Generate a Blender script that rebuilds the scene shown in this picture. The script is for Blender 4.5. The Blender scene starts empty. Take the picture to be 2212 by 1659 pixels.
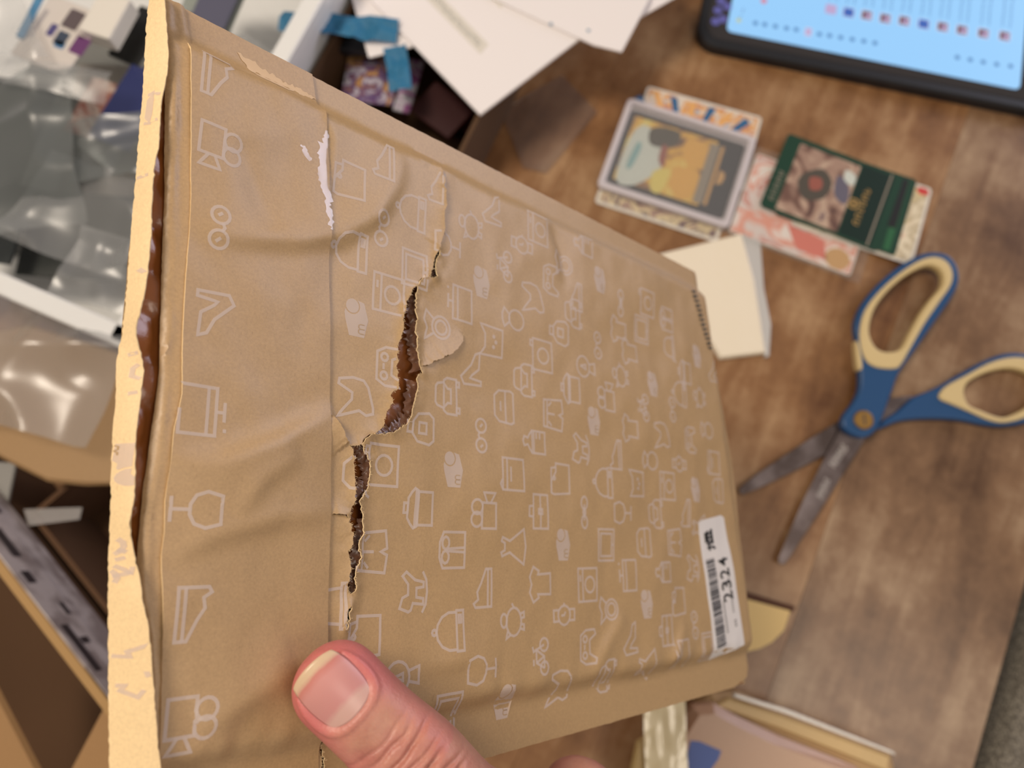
import bpy, bmesh, math, random
import numpy as np
from mathutils import Vector, Matrix
from mathutils.geometry import delaunay_2d_cdt
random.seed(7); rng = np.random.default_rng(7)
S = bpy.context.scene
COL = S.collection
MM = 0.001
# ------------------------------------------------------------------ camera
TZ = 750.0          # table height, mm
HC = 492.0          # camera above the table
F, CX, CY = 1600.0, 1106.0, 829.5
TH = math.radians(13)
R_ = np.array([1, 0, 0.]); U_ = np.array([0, math.cos(TH), math.sin(TH)]); W_ = np.array([0, math.sin(TH), -math.cos(TH)])
C0 = np.array([0, 0, TZ + HC])
cam = bpy.data.cameras.new('camera'); camo = bpy.data.objects.new('camera', cam); COL.objects.link(camo)
camo.location = C0 * MM; camo.rotation_euler = (TH, 0, 0)
cam.sensor_width = 36; cam.lens = 36 * F / 2212; cam.clip_start = 0.01; cam.clip_end = 50
cam.dof.use_dof = True; cam.dof.focus_distance = 0.166; cam.dof.aperture_fstop = 12.5; cam.dof.aperture_blades = 0
S.camera = camo
# ------------------------------------------------------------------ world, lamps, exposure
w = bpy.data.worlds.new('world'); S.world = w; w.use_nodes = True
bg = w.node_tree.nodes['Background']; bg.inputs[0].default_value = (1.0, 0.90, 0.80, 1); bg.inputs[1].default_value = 0.33
def area(name, loc, target, size, power, color, sy=None):
    l = bpy.data.lights.new(name, 'AREA'); l.energy = power; l.color = color; l.size = size
    if sy: l.shape = 'RECTANGLE'; l.size_y = sy
    o = bpy.data.objects.new(name, l); COL.objects.link(o); o.location = loc
    o.rotation_euler = (Vector(target) - Vector(loc)).to_track_quat('-Z', 'Y').to_euler(); return o
area('ceiling_lamp', (-0.40, 0.27, 1.98), (0, 0.05, 0.9), 0.30, 10.5, (1.0, 0.87, 0.72))
area('ceiling_lamp', (0.9, -0.45, 2.4), (0.1, 0.1, 0.8), 0.6, 6.5, (1.0, 0.88, 0.74))
area('window_light', (1.75, 1.15, 1.35), (0, 0.1, 1.05), 1.0, 17, (0.84, 0.82, 1.0), 0.9)
S.view_settings.view_transform = 'Standard'; S.view_settings.look = 'None'
S.view_settings.exposure = -0.25; S.view_settings.gamma = 1; S.view_settings.use_curve_mapping = False
# ------------------------------------------------------------------ helpers: positions
def ray(px, py): return R_ * (px - CX) / F + U_ * (CY - py) / F + W_
def tab(px, py, h=0):
    r = ray(px, py); t = (TZ + h - C0[2]) / r[2]; return C0 + r * t
def _unit(a): return a / np.linalg.norm(a)
D1 = _unit(ray(2667, 1183)); D2 = -_unit(ray(700, -8000)) if _unit(ray(700, -8000)) @ U_ < 0 else _unit(ray(700, -8000))
D2 = _unit(D2 - D1 * (D1 @ D2)); NN = np.cross(D1, D2); AO = C0 + ray(750, 1000) * 165.0
if NN @ (C0 - AO) < 0: NN = -NN
def env(px, py, h=0.0):
    r = ray(px, py); t = (NN @ (AO - C0) + h) / (NN @ r); q = C0 + r * t - AO
    return np.array([q @ D1, q @ D2])
def envs(pts, h=0.0): return np.array([env(p[0], p[1], h) for p in pts])
def e2w(u, v, h): return AO + D1 * u + D2 * v + NN * h
MAILM = Matrix(((D1[0], D2[0], NN[0], AO[0] * MM), (D1[1], D2[1], NN[1], AO[1] * MM), (D1[2], D2[2], NN[2], AO[2] * MM), (0, 0, 0, 1)))
# ------------------------------------------------------------------ helpers: objects
def link(o, parent=None):
    COL.objects.link(o)
    if parent is not None: o.parent = parent
    return o
def tag(o, label=None, cat=None, group=None, kind=None):
    for k, v in (('label', label), ('category', cat), ('group', group), ('kind', kind)):
        if v: o[k] = v
    return o
def thing(name, label, cat, loc=(0, 0, 0), rz=0, group=None):
    o = bpy.data.objects.new(name, None); o.empty_display_size = 0.01; link(o)
    o.location = Vector(loc) * MM; o.rotation_euler = (0, 0, rz); return tag(o, label, cat, group)
def mesh(name, V, Fc, mats, parent=None, smooth=False, fm=None, uv=None):
    me = bpy.data.meshes.new(name)
    V = np.asarray(V, dtype=float) * MM
    me.from_pydata(V.tolist(), [], [list(map(int, f)) for f in Fc]); me.update()
    if not isinstance(mats, (list, tuple)): mats = [mats]
    for m in mats: me.materials.append(m)
    if fm is not None: me.polygons.foreach_set('material_index', np.asarray(fm, dtype=np.int32))
    if smooth: me.polygons.foreach_set('use_smooth', np.ones(len(me.polygons), dtype=bool))
    if uv is not None:
        l = me.uv_layers.new(name='UVMap'); vi = np.zeros(len(me.loops), dtype=np.int32); me.loops.foreach_get('vertex_index', vi)
        l.data.foreach_set('uv', np.asarray(uv, dtype=float)[vi].ravel())
    o = bpy.data.objects.new(name, me); return link(o, parent)
def place(o, loc, rz=0): o.location = Vector(loc) * MM; o.rotation_euler = (0, 0, rz); return o
def rrect(w_, d_, r=0, n=4, c=(0, 0)):
    if r <= 0: return [(c[0] - w_/2, c[1] - d_/2), (c[0] + w_/2, c[1] - d_/2), (c[0] + w_/2, c[1] + d_/2), (c[0] - w_/2, c[1] + d_/2)]
    P = []
    for (sx, sy, a0) in ((1, -1, -90), (1, 1, 0), (-1, 1, 90), (-1, -1, 180)):
        for i in range(n + 1):
            a = math.radians(a0 + 90 * i / n); P.append((c[0] + sx * (w_/2 - r) + r * math.cos(a), c[1] + sy * (d_/2 - r) + r * math.sin(a)))
    return P
def prism(name, P, z0, z1, mat, parent=None, chamfer=0.0, smooth=False):
    n = len(P); c = np.mean(P, axis=0); P = [tuple(p) for p in P]
    if chamfer > 0:
        ins = []
        for i in range(n):
            a, b, d = np.array(P[i - 1]), np.array(P[i]), np.array(P[(i + 1) % n])
            t = _unit(_unit(d - b) + _unit(b - a) + 1e-9); ins.append(b + np.array([-t[1], t[0]]) * chamfer)
        V = [(x, y, z0) for x, y in P] + [(x, y, z1 - chamfer) for x, y in P] + [(x, y, z1) for x, y in ins]; L = 3
    else: V = [(x, y, z0) for x, y in P] + [(x, y, z1) for x, y in P]; L = 2
    Fc = [list(range(n))[::-1], [(L - 1) * n + i for i in range(n)]]
    for l in range(L - 1):
        for i in range(n): j = (i + 1) % n; Fc.append([l*n + i, l*n + j, (l+1)*n + j, (l+1)*n + i])
    return mesh(name, V, Fc, mat, parent, smooth)
def catmull(P, n=6, closed=True):
    P = [np.array(p, float) for p in P]; N = len(P); out = []
    for i in range(N if closed else N - 1):
        a, b, c, d = (P[(i-1) % N], P[i], P[(i+1) % N], P[(i+2) % N]) if closed else (P[max(i-1, 0)], P[i], P[i+1], P[min(i+2, N-1)])
        for k in range(n):
            t = k / n; out.append(0.5 * ((2*b) + (c-a)*t + (2*a-5*b+4*c-d)*t*t + (3*b-a-3*c+d)*t**3))
    if not closed: out.append(P[-1])
    return out
def curve_solid(name, loops, z0, z1, bevel, mat, parent=None):
    cu = bpy.data.curves.new(name, 'CURVE'); cu.dimensions = '2D'; cu.fill_mode = 'BOTH'
    cu.extrude = max((z1 - z0) / 2 - bevel, 0.01) * MM; cu.bevel_depth = bevel * MM; cu.bevel_resolution = 2; cu.offset = -bevel * MM
    for P in loops:
        s = cu.splines.new('POLY'); s.points.add(len(P) - 1); s.use_cyclic_u = True
        for i, p in enumerate(P): s.points[i].co = (p[0] * MM, p[1] * MM, 0, 1)
    t = bpy.data.objects.new(name + '_tmp', cu); COL.objects.link(t); bpy.context.view_layer.update()
    me = bpy.data.meshes.new_from_object(t.evaluated_get(bpy.context.evaluated_depsgraph_get()))
    bpy.data.objects.remove(t); bpy.data.curves.remove(cu)
    me.transform(Matrix.Translation((0, 0, (z0 + z1) / 2 * MM))); me.materials.clear(); me.materials.append(mat); me.name = name
    me.polygons.foreach_set('use_smooth', np.ones(len(me.polygons), dtype=bool))
    o = bpy.data.objects.new(name, me); link(o, parent)
    o.modifiers.new('edges', 'EDGE_SPLIT').split_angle = math.radians(40); return o
def text_mesh(body, size):
    cu = bpy.data.curves.new('t', 'FONT'); cu.body = body; cu.size = size; cu.align_x = 'LEFT'; cu.offset = size * 0.012
    t = bpy.data.objects.new('t', cu); COL.objects.link(t); bpy.context.view_layer.update()
    me = bpy.data.meshes.new_from_object(t.evaluated_get(bpy.context.evaluated_depsgraph_get()))
    V = [tuple(v.co)[:2] for v in me.vertices]; Fc = [list(p.vertices) for p in me.polygons]
    bpy.data.objects.remove(t); bpy.data.curves.remove(cu); bpy.data.meshes.remove(me); return V, Fc
def rect_of(q, h):
    P = [tab(x, y, h)[:2] for x, y in q]; c = np.mean(P, axis=0)
    e1 = (P[1] - P[0] + P[2] - P[3]) / 2; e2 = (P[3] - P[0] + P[2] - P[1]) / 2
    a = math.atan2(e1[1], e1[0]); return c, a, np.linalg.norm(e1), np.linalg.norm(e2)   # x along e1, image-down is -y
def loc2d(c, a, px, py, h):
    p = tab(px, py, h)[:2] - np.asarray(c)[:2]; return (p[0]*math.cos(a) + p[1]*math.sin(a), -p[0]*math.sin(a) + p[1]*math.cos(a))
# ------------------------------------------------------------------ noise
_perm = rng.random((256, 256))
def vnoise(x, y, seed=0):
    x = np.asarray(x, float) + seed * 17.3; y = np.asarray(y, float) + seed * 9.1
    xi = np.floor(x).astype(int); yi = np.floor(y).astype(int); fx = x - xi; fy = y - yi
    fx = fx*fx*(3-2*fx); fy = fy*fy*(3-2*fy)
    g = lambda a, b: _perm[a % 256, b % 256]
    return (g(xi, yi)*(1-fx) + g(xi+1, yi)*fx)*(1-fy) + (g(xi, yi+1)*(1-fx) + g(xi+1, yi+1)*fx)*fy - 0.5
def fbm(x, y, o=3, seed=0): return sum(vnoise(x * 2**i, y * 2**i, seed + i) / 2**i for i in range(o))
def sstep(x): x = np.clip(x, 0, 1); return x*x*(3-2*x)
# ------------------------------------------------------------------ materials
def M(name, color, rough=0.6, **k):
    m = bpy.data.materials.new(name); m.use_nodes = True; b = m.node_tree.nodes['Principled BSDF']
    b.inputs['Base Color'].default_value = (*color, 1); b.inputs['Roughness'].default_value = rough
    for kk, v in k.items():
        nm = {'metal': 'Metallic', 'spec': 'Specular IOR Level', 'coat': 'Coat Weight', 'coatr': 'Coat Roughness', 'alpha': 'Alpha', 'sss': 'Subsurface Weight', 'sheen': 'Sheen Weight'}[kk]
        b.inputs[nm].default_value = v
    return m
def srgb(r, g, b):
    f = lambda c: (c/255/12.92 if c/255 <= 0.04045 else ((c/255 + 0.055)/1.055)**2.4); return (f(r), f(g), f(b))
def nd(m, t, **inp):
    n = m.node_tree.nodes.new(t)
    for k, v in inp.items(): n.inputs[k.replace('_', ' ')].default_value = v
    return n
def lk(m, a, b): m.node_tree.links.new(a, b)
def ramp(m, fac, stops):
    r = nd(m, 'ShaderNodeValToRGB'); e = r.color_ramp.elements
    while len(e) < len(stops): e.new(0.5)
    for i, (p, c) in enumerate(stops): e[i].position = p; e[i].color = (*c, 1)
    lk(m, fac, r.inputs[0]); return r
def tex(m, kind, scale, coord='Object', vec_scale=None, rot=None, **inp):
    tc = nd(m, 'ShaderNodeTexCoord'); mp = nd(m, 'ShaderNodeMapping')
    if vec_scale: mp.inputs['Scale'].default_value = vec_scale
    if rot: mp.inputs['Rotation'].default_value = rot
    lk(m, tc.outputs[coord], mp.inputs['Vector']); t = nd(m, kind, Scale=scale, **inp); lk(m, mp.outputs[0], t.inputs['Vector']); return t
def bump(m, h, strength, dist):
    b = nd(m, 'ShaderNodeBump', Strength=strength, Distance=dist); lk(m, h, b.inputs['Height'])
    lk(m, b.outputs[0], m.node_tree.nodes['Principled BSDF'].inputs['Normal']); return b
def P_(m): return m.node_tree.nodes['Principled BSDF']
def kraft(name, base, rough=0.55, var=0.12, coat=0.0, bs=0.25):
    m = M(name, base, rough, coat=coat, coatr=0.3)
    b = np.array(base); d = tuple(b * (1 - var)); l = tuple(np.minimum(b * (1 + var), 1))
    n1 = tex(m, 'ShaderNodeTexNoise', 1700, Detail=6.0, Roughness=0.75); r1 = ramp(m, n1.outputs[0], [(0.3, d), (0.7, l)])
    n2 = tex(m, 'ShaderNodeTexNoise', 2600, vec_scale=(1, 0.18, 1), Detail=3.0); r2 = ramp(m, n2.outputs[0], [(0.25, (0.7, 0.66, 0.6)), (0.34, (1, 1, 1))])
    mx = nd(m, 'ShaderNodeMix'); mx.data_type = 'RGBA'; mx.blend_type = 'MULTIPLY'; mx.inputs['Factor'].default_value = 0.5
    lk(m, r1.outputs[0], mx.inputs[6]); lk(m, r2.outputs[0], mx.inputs[7]); lk(m, mx.outputs[2], P_(m).inputs['Base Color'])
    bump(m, n1.outputs[0], bs, 0.0002); return m
KRAFT = kraft('kraft_paper', srgb(180, 148, 106), 0.46, coat=0.28)
KRAFT_FLAP = kraft('kraft_flap', srgb(180, 148, 108), 0.42, coat=0.15)
KRAFT_STRIP_LIT = kraft('kraft_strip_lit', srgb(236, 206, 158), 0.6, bs=0.3)  # same kraft, base colour lightened for the light falling on the strip
FIBRE = M('torn_fibre', srgb(232, 205, 160), 0.9)
INK = M('pale_ink', srgb(226, 208, 196), 0.5, alpha=0.55)
LINING = M('brown_lining', srgb(150, 88, 42), 0.28, coat=0.5, coatr=0.15)
_n = tex(LINING, 'ShaderNodeTexNoise', 160, Detail=4.0); bump(LINING, _n.outputs[0], 0.25, 0.002)
def plastic(name, tint=(1, 1, 1), clear=0.7, rough=0.12, milk=(0.85, 0.86, 0.86), mf=0.35):
    m = bpy.data.materials.new(name); m.use_nodes = True; nt = m.node_tree; nt.nodes.clear()
    out = nt.nodes.new('ShaderNodeOutputMaterial'); tr = nt.nodes.new('ShaderNodeBsdfTransparent'); tr.inputs[0].default_value = (*tint, 1)
    g = nt.nodes.new('ShaderNodeBsdfGlossy'); g.inputs['Roughness'].default_value = rough
    d = nt.nodes.new('ShaderNodeBsdfDiffuse'); d.inputs[0].default_value = (*milk, 1)
    lw = nt.nodes.new('ShaderNodeLayerWeight'); lw.inputs[0].default_value = 0.5; fr = nt.nodes.new('ShaderNodeMath'); fr.operation = 'POWER'; fr.inputs[1].default_value = 3.2; nt.links.new(lw.outputs['Facing'], fr.inputs[0])
    m1 = nt.nodes.new('ShaderNodeMixShader'); m1.inputs[0].default_value = 1 - clear
    nt.links.new(tr.outputs[0], m1.inputs[1]); nt.links.new(d.outputs[0], m1.inputs[2])
    m2 = nt.nodes.new('ShaderNodeMixShader'); ma = nt.nodes.new('ShaderNodeMath'); ma.operation = 'MULTIPLY_ADD'; ma.inputs[1].default_value = 0.75; ma.inputs[2].default_value = 0.035 + mf * 0.12
    nt.links.new(fr.outputs[0], ma.inputs[0]); nt.links.new(ma.outputs[0], m2.inputs[0]); nt.links.new(m1.outputs[0], m2.inputs[1]); nt.links.new(g.outputs[0], m2.inputs[2])
    nt.links.new(m2.outputs[0], out.inputs[0]); return m
CLEAR = plastic('clear_film', clear=0.95)
TAPE = plastic('clear_tape', tint=(1, 1, 1), clear=1.0, rough=0.16, mf=0.5)
BAG = plastic('plastic_bag', clear=0.74, milk=(0.5, 0.51, 0.52), rough=0.3)
BAG_GREY = plastic('grey_plastic_bag', tint=(0.7, 0.73, 0.73), clear=0.62, milk=(0.24, 0.26, 0.26), rough=0.3)
RIMPL = plastic('ragged_film', tint=(0.85, 0.75, 0.65), clear=0.35, milk=srgb(140, 100, 78), rough=0.25, mf=0.1)
WHITE = M('white_plastic', (0.82, 0.82, 0.81), 0.3)
PAPER = M('white_paper', srgb(242, 236, 236), 0.6)
CARD = kraft('cardboard', srgb(150, 112, 74), 0.75, bs=0.2)
BLACK = M('black_rubber', (0.012, 0.013, 0.017), 0.45)
BLUEP = M('blue_handle', srgb(28, 74, 122), 0.4)
CREAM = M('cream_grip', srgb(214, 190, 138), 0.55)
STEEL = M('titanium_blade', srgb(142, 130, 128), 0.36, metal=0.85)
_n = tex(STEEL, 'ShaderNodeTexNoise', 60, vec_scale=(1, 1, 1), Detail=3.0); _r = ramp(STEEL, _n.outputs[0], [(0.35, srgb(100, 88, 86)), (0.65, srgb(142, 130, 130))]); lk(STEEL, _r.outputs[0], P_(STEEL).inputs['Base Color'])
BRASS = M('brass', srgb(205, 160, 95), 0.3, metal=1.0)
def emit(name, c, s=1.0):
    m = M(name, (0, 0, 0), 0.3); b = P_(m); b.inputs['Emission Color'].default_value = (*c, 1); b.inputs['Emission Strength'].default_value = s; return m
# ------------------------------------------------------------------ table, floor
EA, EB = tab(2203, 1347)[:2], tab(2087, 1659)[:2]
ed = _unit(EA - EB); en = np.array([-ed[1], ed[0]])     # along the edge (away), and leftwards
ed = _unit(np.array([math.sin(math.radians(24)), math.cos(math.radians(24))])); en = np.array([-ed[1], ed[0]]); EB = (EA + EB) / 2 - ed * 50
tang = -math.radians(24)                                 # table's turn about z
WOOD = []
for i, (a, b, c) in enumerate([((98, 62, 34), (142, 102, 66), (182, 146, 108)), ((86, 58, 36), (132, 100, 72), (176, 148, 118)), ((104, 64, 34), (144, 102, 64), (178, 140, 100))]):
    m = M('wood_plank', (0.3, 0.2, 0.1), 0.34, coat=0.15, coatr=0.25); WOOD.append(m)
    n1 = tex(m, 'ShaderNodeTexNoise', 9, vec_scale=(5.0, 0.9, 1), Detail=8.0, Roughness=0.62, Distortion=0.6)
    n2 = tex(m, 'ShaderNodeTexNoise', 12 + i, Detail=7.0, Roughness=0.68)
    mx = nd(m, 'ShaderNodeMix'); mx.data_type = 'FLOAT'; mx.inputs[0].default_value = 0.62
    lk(m, n1.outputs[0], mx.inputs[2]); lk(m, n2.outputs[0], mx.inputs[3])
    r = ramp(m, mx.outputs[0], [(0.36, srgb(*a)), (0.5, srgb(*b)), (0.64, srgb(*c))]); lk(m, r.outputs[0], P_(m).inputs['Base Color'])
    n3 = tex(m, 'ShaderNodeTexNoise', 260, vec_scale=(1, 0.15, 1), Detail=3.0); bump(m, n3.outputs[0], 0.12, 0.0006)
org = EB + en * 0 - ed * 250
tb = thing('table', 'large brown wooden plank table under everything', 'table', (org[0], org[1], 0), tang)
PW = 128.0
for k in range(11):
    x1 = -k * PW; x0 = x1 - PW + 0.15
    m_ = WOOD[[1, 0, 0, 0, 2, 0, 0, 2, 0, 0, 2][k]]
    o = prism('plank', [(x0, 0), (x1, 0), (x1, 1500), (x0, 1500)], TZ - 24, TZ, m_, tb, 0.15)
    # staggered object coordinates per plank
WD = M('dark_wood', srgb(66, 42, 26), 0.5)
prism('apron', [(-10*PW, 60), (-60, 60), (-60, 1440), (-10*PW, 1440)], TZ - 90, TZ - 24.2, WD, tb)
for (lx, ly) in ((-110, 110), (-110, 1390), (-1230, 110), (-1230, 1390)):
    prism('leg', rrect(60, 60, 6, 2, (lx, ly)), 0, TZ - 90.2, WD, tb, 2)
FL = M('floor_carpet', srgb(58, 46, 38), 0.95); _n = tex(FL, 'ShaderNodeTexNoise', 300, Detail=4.0); bump(FL, _n.outputs[0], 0.6, 0.003)
fl = mesh('floor', [(-3000, -3000, 0), (3000, -3000, 0), (3000, 3000, 0), (-3000, 3000, 0)], [(0, 1, 2, 3)], FL); fl['kind'] = 'structure'
WALLM = M('painted_wall', (0.72, 0.68, 0.62), 0.8)
for nm, q in (('wall_back', [(-3000, 3000, 0), (3000, 3000, 0), (3000, 3000, 2600), (-3000, 3000, 2600)]), ('wall_right', [(3000, 3000, 0), (3000, -3000, 0), (3000, -3000, 2600), (3000, 3000, 2600)])):
    wl = mesh(nm, q, [(0, 1, 2, 3)], WALLM); wl['kind'] = 'structure'
# chair seat beside the table
FAB = M('grey_woven_fabric', srgb(150, 142, 128), 0.95, sheen=0.3)
_n = tex(FAB, 'ShaderNodeTexVoronoi', 420); _r = ramp(FAB, _n.outputs['Distance'], [(0.1, srgb(174, 166, 150)), (0.6, srgb(112, 105, 94))]); lk(FAB, _r.outputs[0], P_(FAB).inputs['Base Color']); bump(FAB, _n.outputs['Distance'], 0.8, 0.002)
ca, cb = tab(2212, 1442, -45)[:2], tab(2141, 1659, -45)[:2]; cd = _unit(ca - cb); cang = math.atan2(cd[1], cd[0]) - math.pi/2; cc = cb - cd * 200
ch = thing('upholstered_chair', 'grey woven fabric chair seat beyond the right table edge', 'chair', (cc[0], cc[1], 0), cang)
P = rrect(420, 440, 30, 5, (210, 220)); V = []; n = len(P); c = np.array([210, 220])
for (s, z) in ((0.96, TZ-145), (1.0, TZ-130), (1.0, TZ-65), (0.985, TZ-50), (0.95, TZ-45)): V += [(*(c + (np.array(p) - c) * s), z) for p in P]
Fc = [list(range(n))[::-1], [4*n + i for i in range(n)]] + [[l*n+i, l*n+(i+1) % n, (l+1)*n+(i+1) % n, (l+1)*n+i] for l in range(4) for i in range(n)]
mesh('seat', V, Fc, FAB, ch, True)
for (lx, ly) in ((40, 40), (380, 40), (40, 400), (380, 400)): prism('leg', rrect(32, 32, 4, 2, (lx, ly)), 0, TZ - 145.5, WD, ch)
# ------------------------------------------------------------------ THE MAILER
TOPV = env(900, 590 + .522*(900-1530))[1]; BOTV = env(900, 1480 - .287*(900-1635))[1]
RT, RB = env(1530, 590), env(1640, 1395)
def right_u(v): return RT[0] + (RB[0] - RT[0]) * (TOPV - v) / (TOPV - RB[1])
CREASES = [  # polyline px, amplitude mm, width mm, kind(ridge=1, step=2)
    ([(725, 895), (600, 960), (480, 1005), (360, 1012)], 0.9, 3.5, 1), ([(355, 1195), (470, 1150), (600, 1115), (715, 1105)], 0.7, 3.0, 1),
    ([(415, 492), (520, 512), (640, 518), (740, 505), (810, 465), (850, 400), (865, 330)], 0.8, 3.0, 1), ([(430, 1575), (520, 1510), (640, 1440)], 0.8, 4, 1),
    ([(500, 1110), (560, 1030), (640, 980)], 0.5, 3, 1), ([(1350, 1330), (1310, 1400), (1280, 1470)], 0.7, 3, 1), ([(1480, 1340), (1455, 1430), (1440, 1500)], 0.7, 2.5, 1),
    ([(1400, 1450), (1340, 1500)], 0.6, 3, 1), ([(900, 1445), (1010, 1425), (1080, 1440)], 0.45, 2, 1), ([(1190, 470), (1215, 540), (1230, 620)], -0.6, 3, 1),
    ([(520, 300), (560, 420), (600, 500)], -0.35, 4, 1), ([(690, 210), (720, 300), (712, 420)], 0.35, 1.2, 1)]
CREASES = [(envs(p), a, w_, k) for p, a, w_, k in CREASES]
def seg_dist(u, v, L, closed=False):
    """distance, signed side and length fraction from points to a polyline"""
    u = np.atleast_1d(u).astype(float); v = np.atleast_1d(v).astype(float)
    best = np.full(u.shape, 1e9); side = np.zeros(u.shape); frac = np.zeros(u.shape)
    segs = [(L[i], L[i+1]) for i in range(len(L) - 1)] + ([(L[-1], L[0])] if closed else [])
    tot = sum(np.linalg.norm(b - a) for a, b in segs); acc = 0
    for a, b in segs:
        d = b - a; l = np.linalg.norm(d) + 1e-9; t = np.clip(((u - a[0])*d[0] + (v - a[1])*d[1]) / l**2, 0, 1)
        qx = u - a[0] - t*d[0]; qy = v - a[1] - t*d[1]; dd = np.hypot(qx, qy); k = dd < best
        best = np.where(k, dd, best); side = np.where(k, np.sign(d[0]*qy - d[1]*qx), side); frac = np.where(k, (acc + t*l)/tot, frac); acc += l
    return best, side, frac
HOLES_PX = [
    [(945, 538), (939, 551), (933, 568), (930, 584), (924, 598), (932, 600), (940, 598), (938, 578), (940, 566), (946, 552)],
    [(898, 617), (890, 622), (884, 637), (874, 654), (871, 672), (868, 684), (866, 698), (862, 727), (856, 746), (854, 770), (855, 790), (857, 809), (856, 840), (846, 844), (840, 851), (842, 872), (835, 884), (828, 901), (824, 914), (820, 926), (812, 931), (805, 938), (820, 939), (838, 937), (857, 928), (877, 913), (883, 901), (886, 881), (892, 866), (897, 853), (899, 840), (900, 828), (897, 818), (907, 807), (906, 795), (901, 785), (897, 763), (895, 734), (893, 713), (897, 700), (897, 686), (894, 670), (895, 655), (896, 637), (900, 625)],
    [(751, 961), (757, 971), (758, 982), (760, 992), (763, 1012), (763, 1027), (764, 1050), (764, 1068), (761, 1084), (754, 1106), (751, 1127), (760, 1152), (759, 1174), (750, 1190), (751, 1206), (756, 1225), (752, 1244), (753, 1269), (758, 1284), (766, 1278), (769, 1266), (765, 1250), (768, 1231), (776, 1205), (771, 1184), (773, 1168), (783, 1151), (781, 1119), (778, 1100), (773, 1084), (784, 1068), (794, 1049), (796, 1026), (796, 1002), (790, 987), (781, 972), (776, 961), (764, 963)],
    [(756, 1308), (750, 1313), (746, 1322), (746, 1338), (744, 1362), (748, 1358), (752, 1338), (755, 1325)],
    [(706, 1592), (705, 1620), (711, 1650), (713, 1700), (722, 1700), (716, 1650), (712, 1620), (710, 1598)]]
def jag(L, step=0.55, amp=0.16, closed=True):
    L = [np.array(p) for p in L]; out = []; N = len(L)
    for i in range(N if closed else N - 1):
        a, b = L[i], L[(i+1) % N]; l = np.linalg.norm(b - a); k = max(1, int(l/step))
        nrm = np.array([-(b-a)[1], (b-a)[0]]) / (l + 1e-9)
        for j in range(k): out.append(a + (b-a)*j/k + (nrm*random.gauss(0, amp) if (j or closed) else 0))
    if not closed: out.append(L[-1])
    return np.array(out)
HOLES = [jag(envs(h)) for h in HOLES_PX]
SLITS_PX = [([(940, 345), (950, 360), (957, 392), (954, 402), (960, 415), (958, 432), (961, 445), (955, 458), (955, 480), (957, 495), (950, 520), (945, 538)], -1, 1.1, 2.6),
            ([(907, 792), (925, 788), (932, 781), (945, 778), (955, 770), (965, 769), (985, 755), (993, 744), (998, 738), (1001, 722)], 1, 1.1, 3.0),
            ([(721, 897), (727, 912), (735, 928), (740, 944), (751, 961)], -1, 1.4, 2.5),
            ([(714, 1112), (728, 1110), (740, 1112), (752, 1120)], 1, 0.8, 2.0), ([(925, 598), (912, 601), (903, 607), (899, 617)], 1, 0.6, 2.5), ([(806, 937), (794, 940), (783, 948), (778, 960)], 1, 0.9, 2.8)]
SL = []
for p, sd, am, wd in SLITS_PX:
    L = jag(envs(p), 0.5, 0.12, False); SL.append((L, sd, am, wd))
def slit_poly(L, wdt=0.06):
    a = []; b = []
    for i, p in enumerate(L):
        d = _unit(L[min(i+1, len(L)-1)] - L[max(i-1, 0)]); nn = np.array([-d[1], d[0]]); k = 0 if i in (0, len(L)-1) else wdt
        a.append(p + nn*k); b.append(p - nn*k)
    return np.array(a + b[::-1][1:-1])
HOLE_ALL = HOLES + [slit_poly(L) for L, *_ in SL]
SEAMPX = [(690, 130), (700, 230), (708, 350), (712, 500), (713, 700), (713, 900), (713, 1100), (710, 1300), (708, 1500), (705, 1640), (700, 1900)]
SEAM = envs(SEAMPX, 0.3)
def inside(u, v, Pg):
    c = np.zeros(np.shape(u), bool); n = len(Pg); j = n - 1
    for i in range(n):
        a, b = Pg[i], Pg[j]; k = ((a[1] > v) != (b[1] > v)) & (u < (b[0]-a[0])*(v-a[1])/((b[1]-a[1]) + 1e-12) + a[0]); c ^= k; j = i
    return c
def H0(u, v):
    u = np.atleast_1d(u).astype(float); v = np.atleast_1d(v).astype(float)
    wob = 0.8*vnoise(u/14, v/60, 5)
    s = sstep((TOPV - v - 6.5 + wob)/4.5) * sstep((v - BOTV - 10.5 - wob*1.5)/5.5)
    e = sstep((right_u(v) - u)/7.0)
    h = -3.2 + 3.2*s; h = h - 3.5*(1 - e)**2
    h += 0.9*s*fbm(u/26, v/26, 3, 1) + 0.22*s*fbm(u/6, v/9, 2, 4) + 0.10*fbm(u/11, v/11, 2, 8)
    h += 0.5*np.exp(-((v - BOTV - 13)/5)**2)*fbm(u/5, v/14, 2, 11)*2*s
    for L, am, wd, k in CREASES:
        d, sd, fr = seg_dist(u, v, L); t = np.sin(np.pi*np.clip(fr, 0, 1))**0.6
        h += 1.7*am*t*np.where(sd > 0, np.exp(-(d/(wd*2.4))), np.exp(-(d/(wd*.8))**2))*s
    return h
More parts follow.
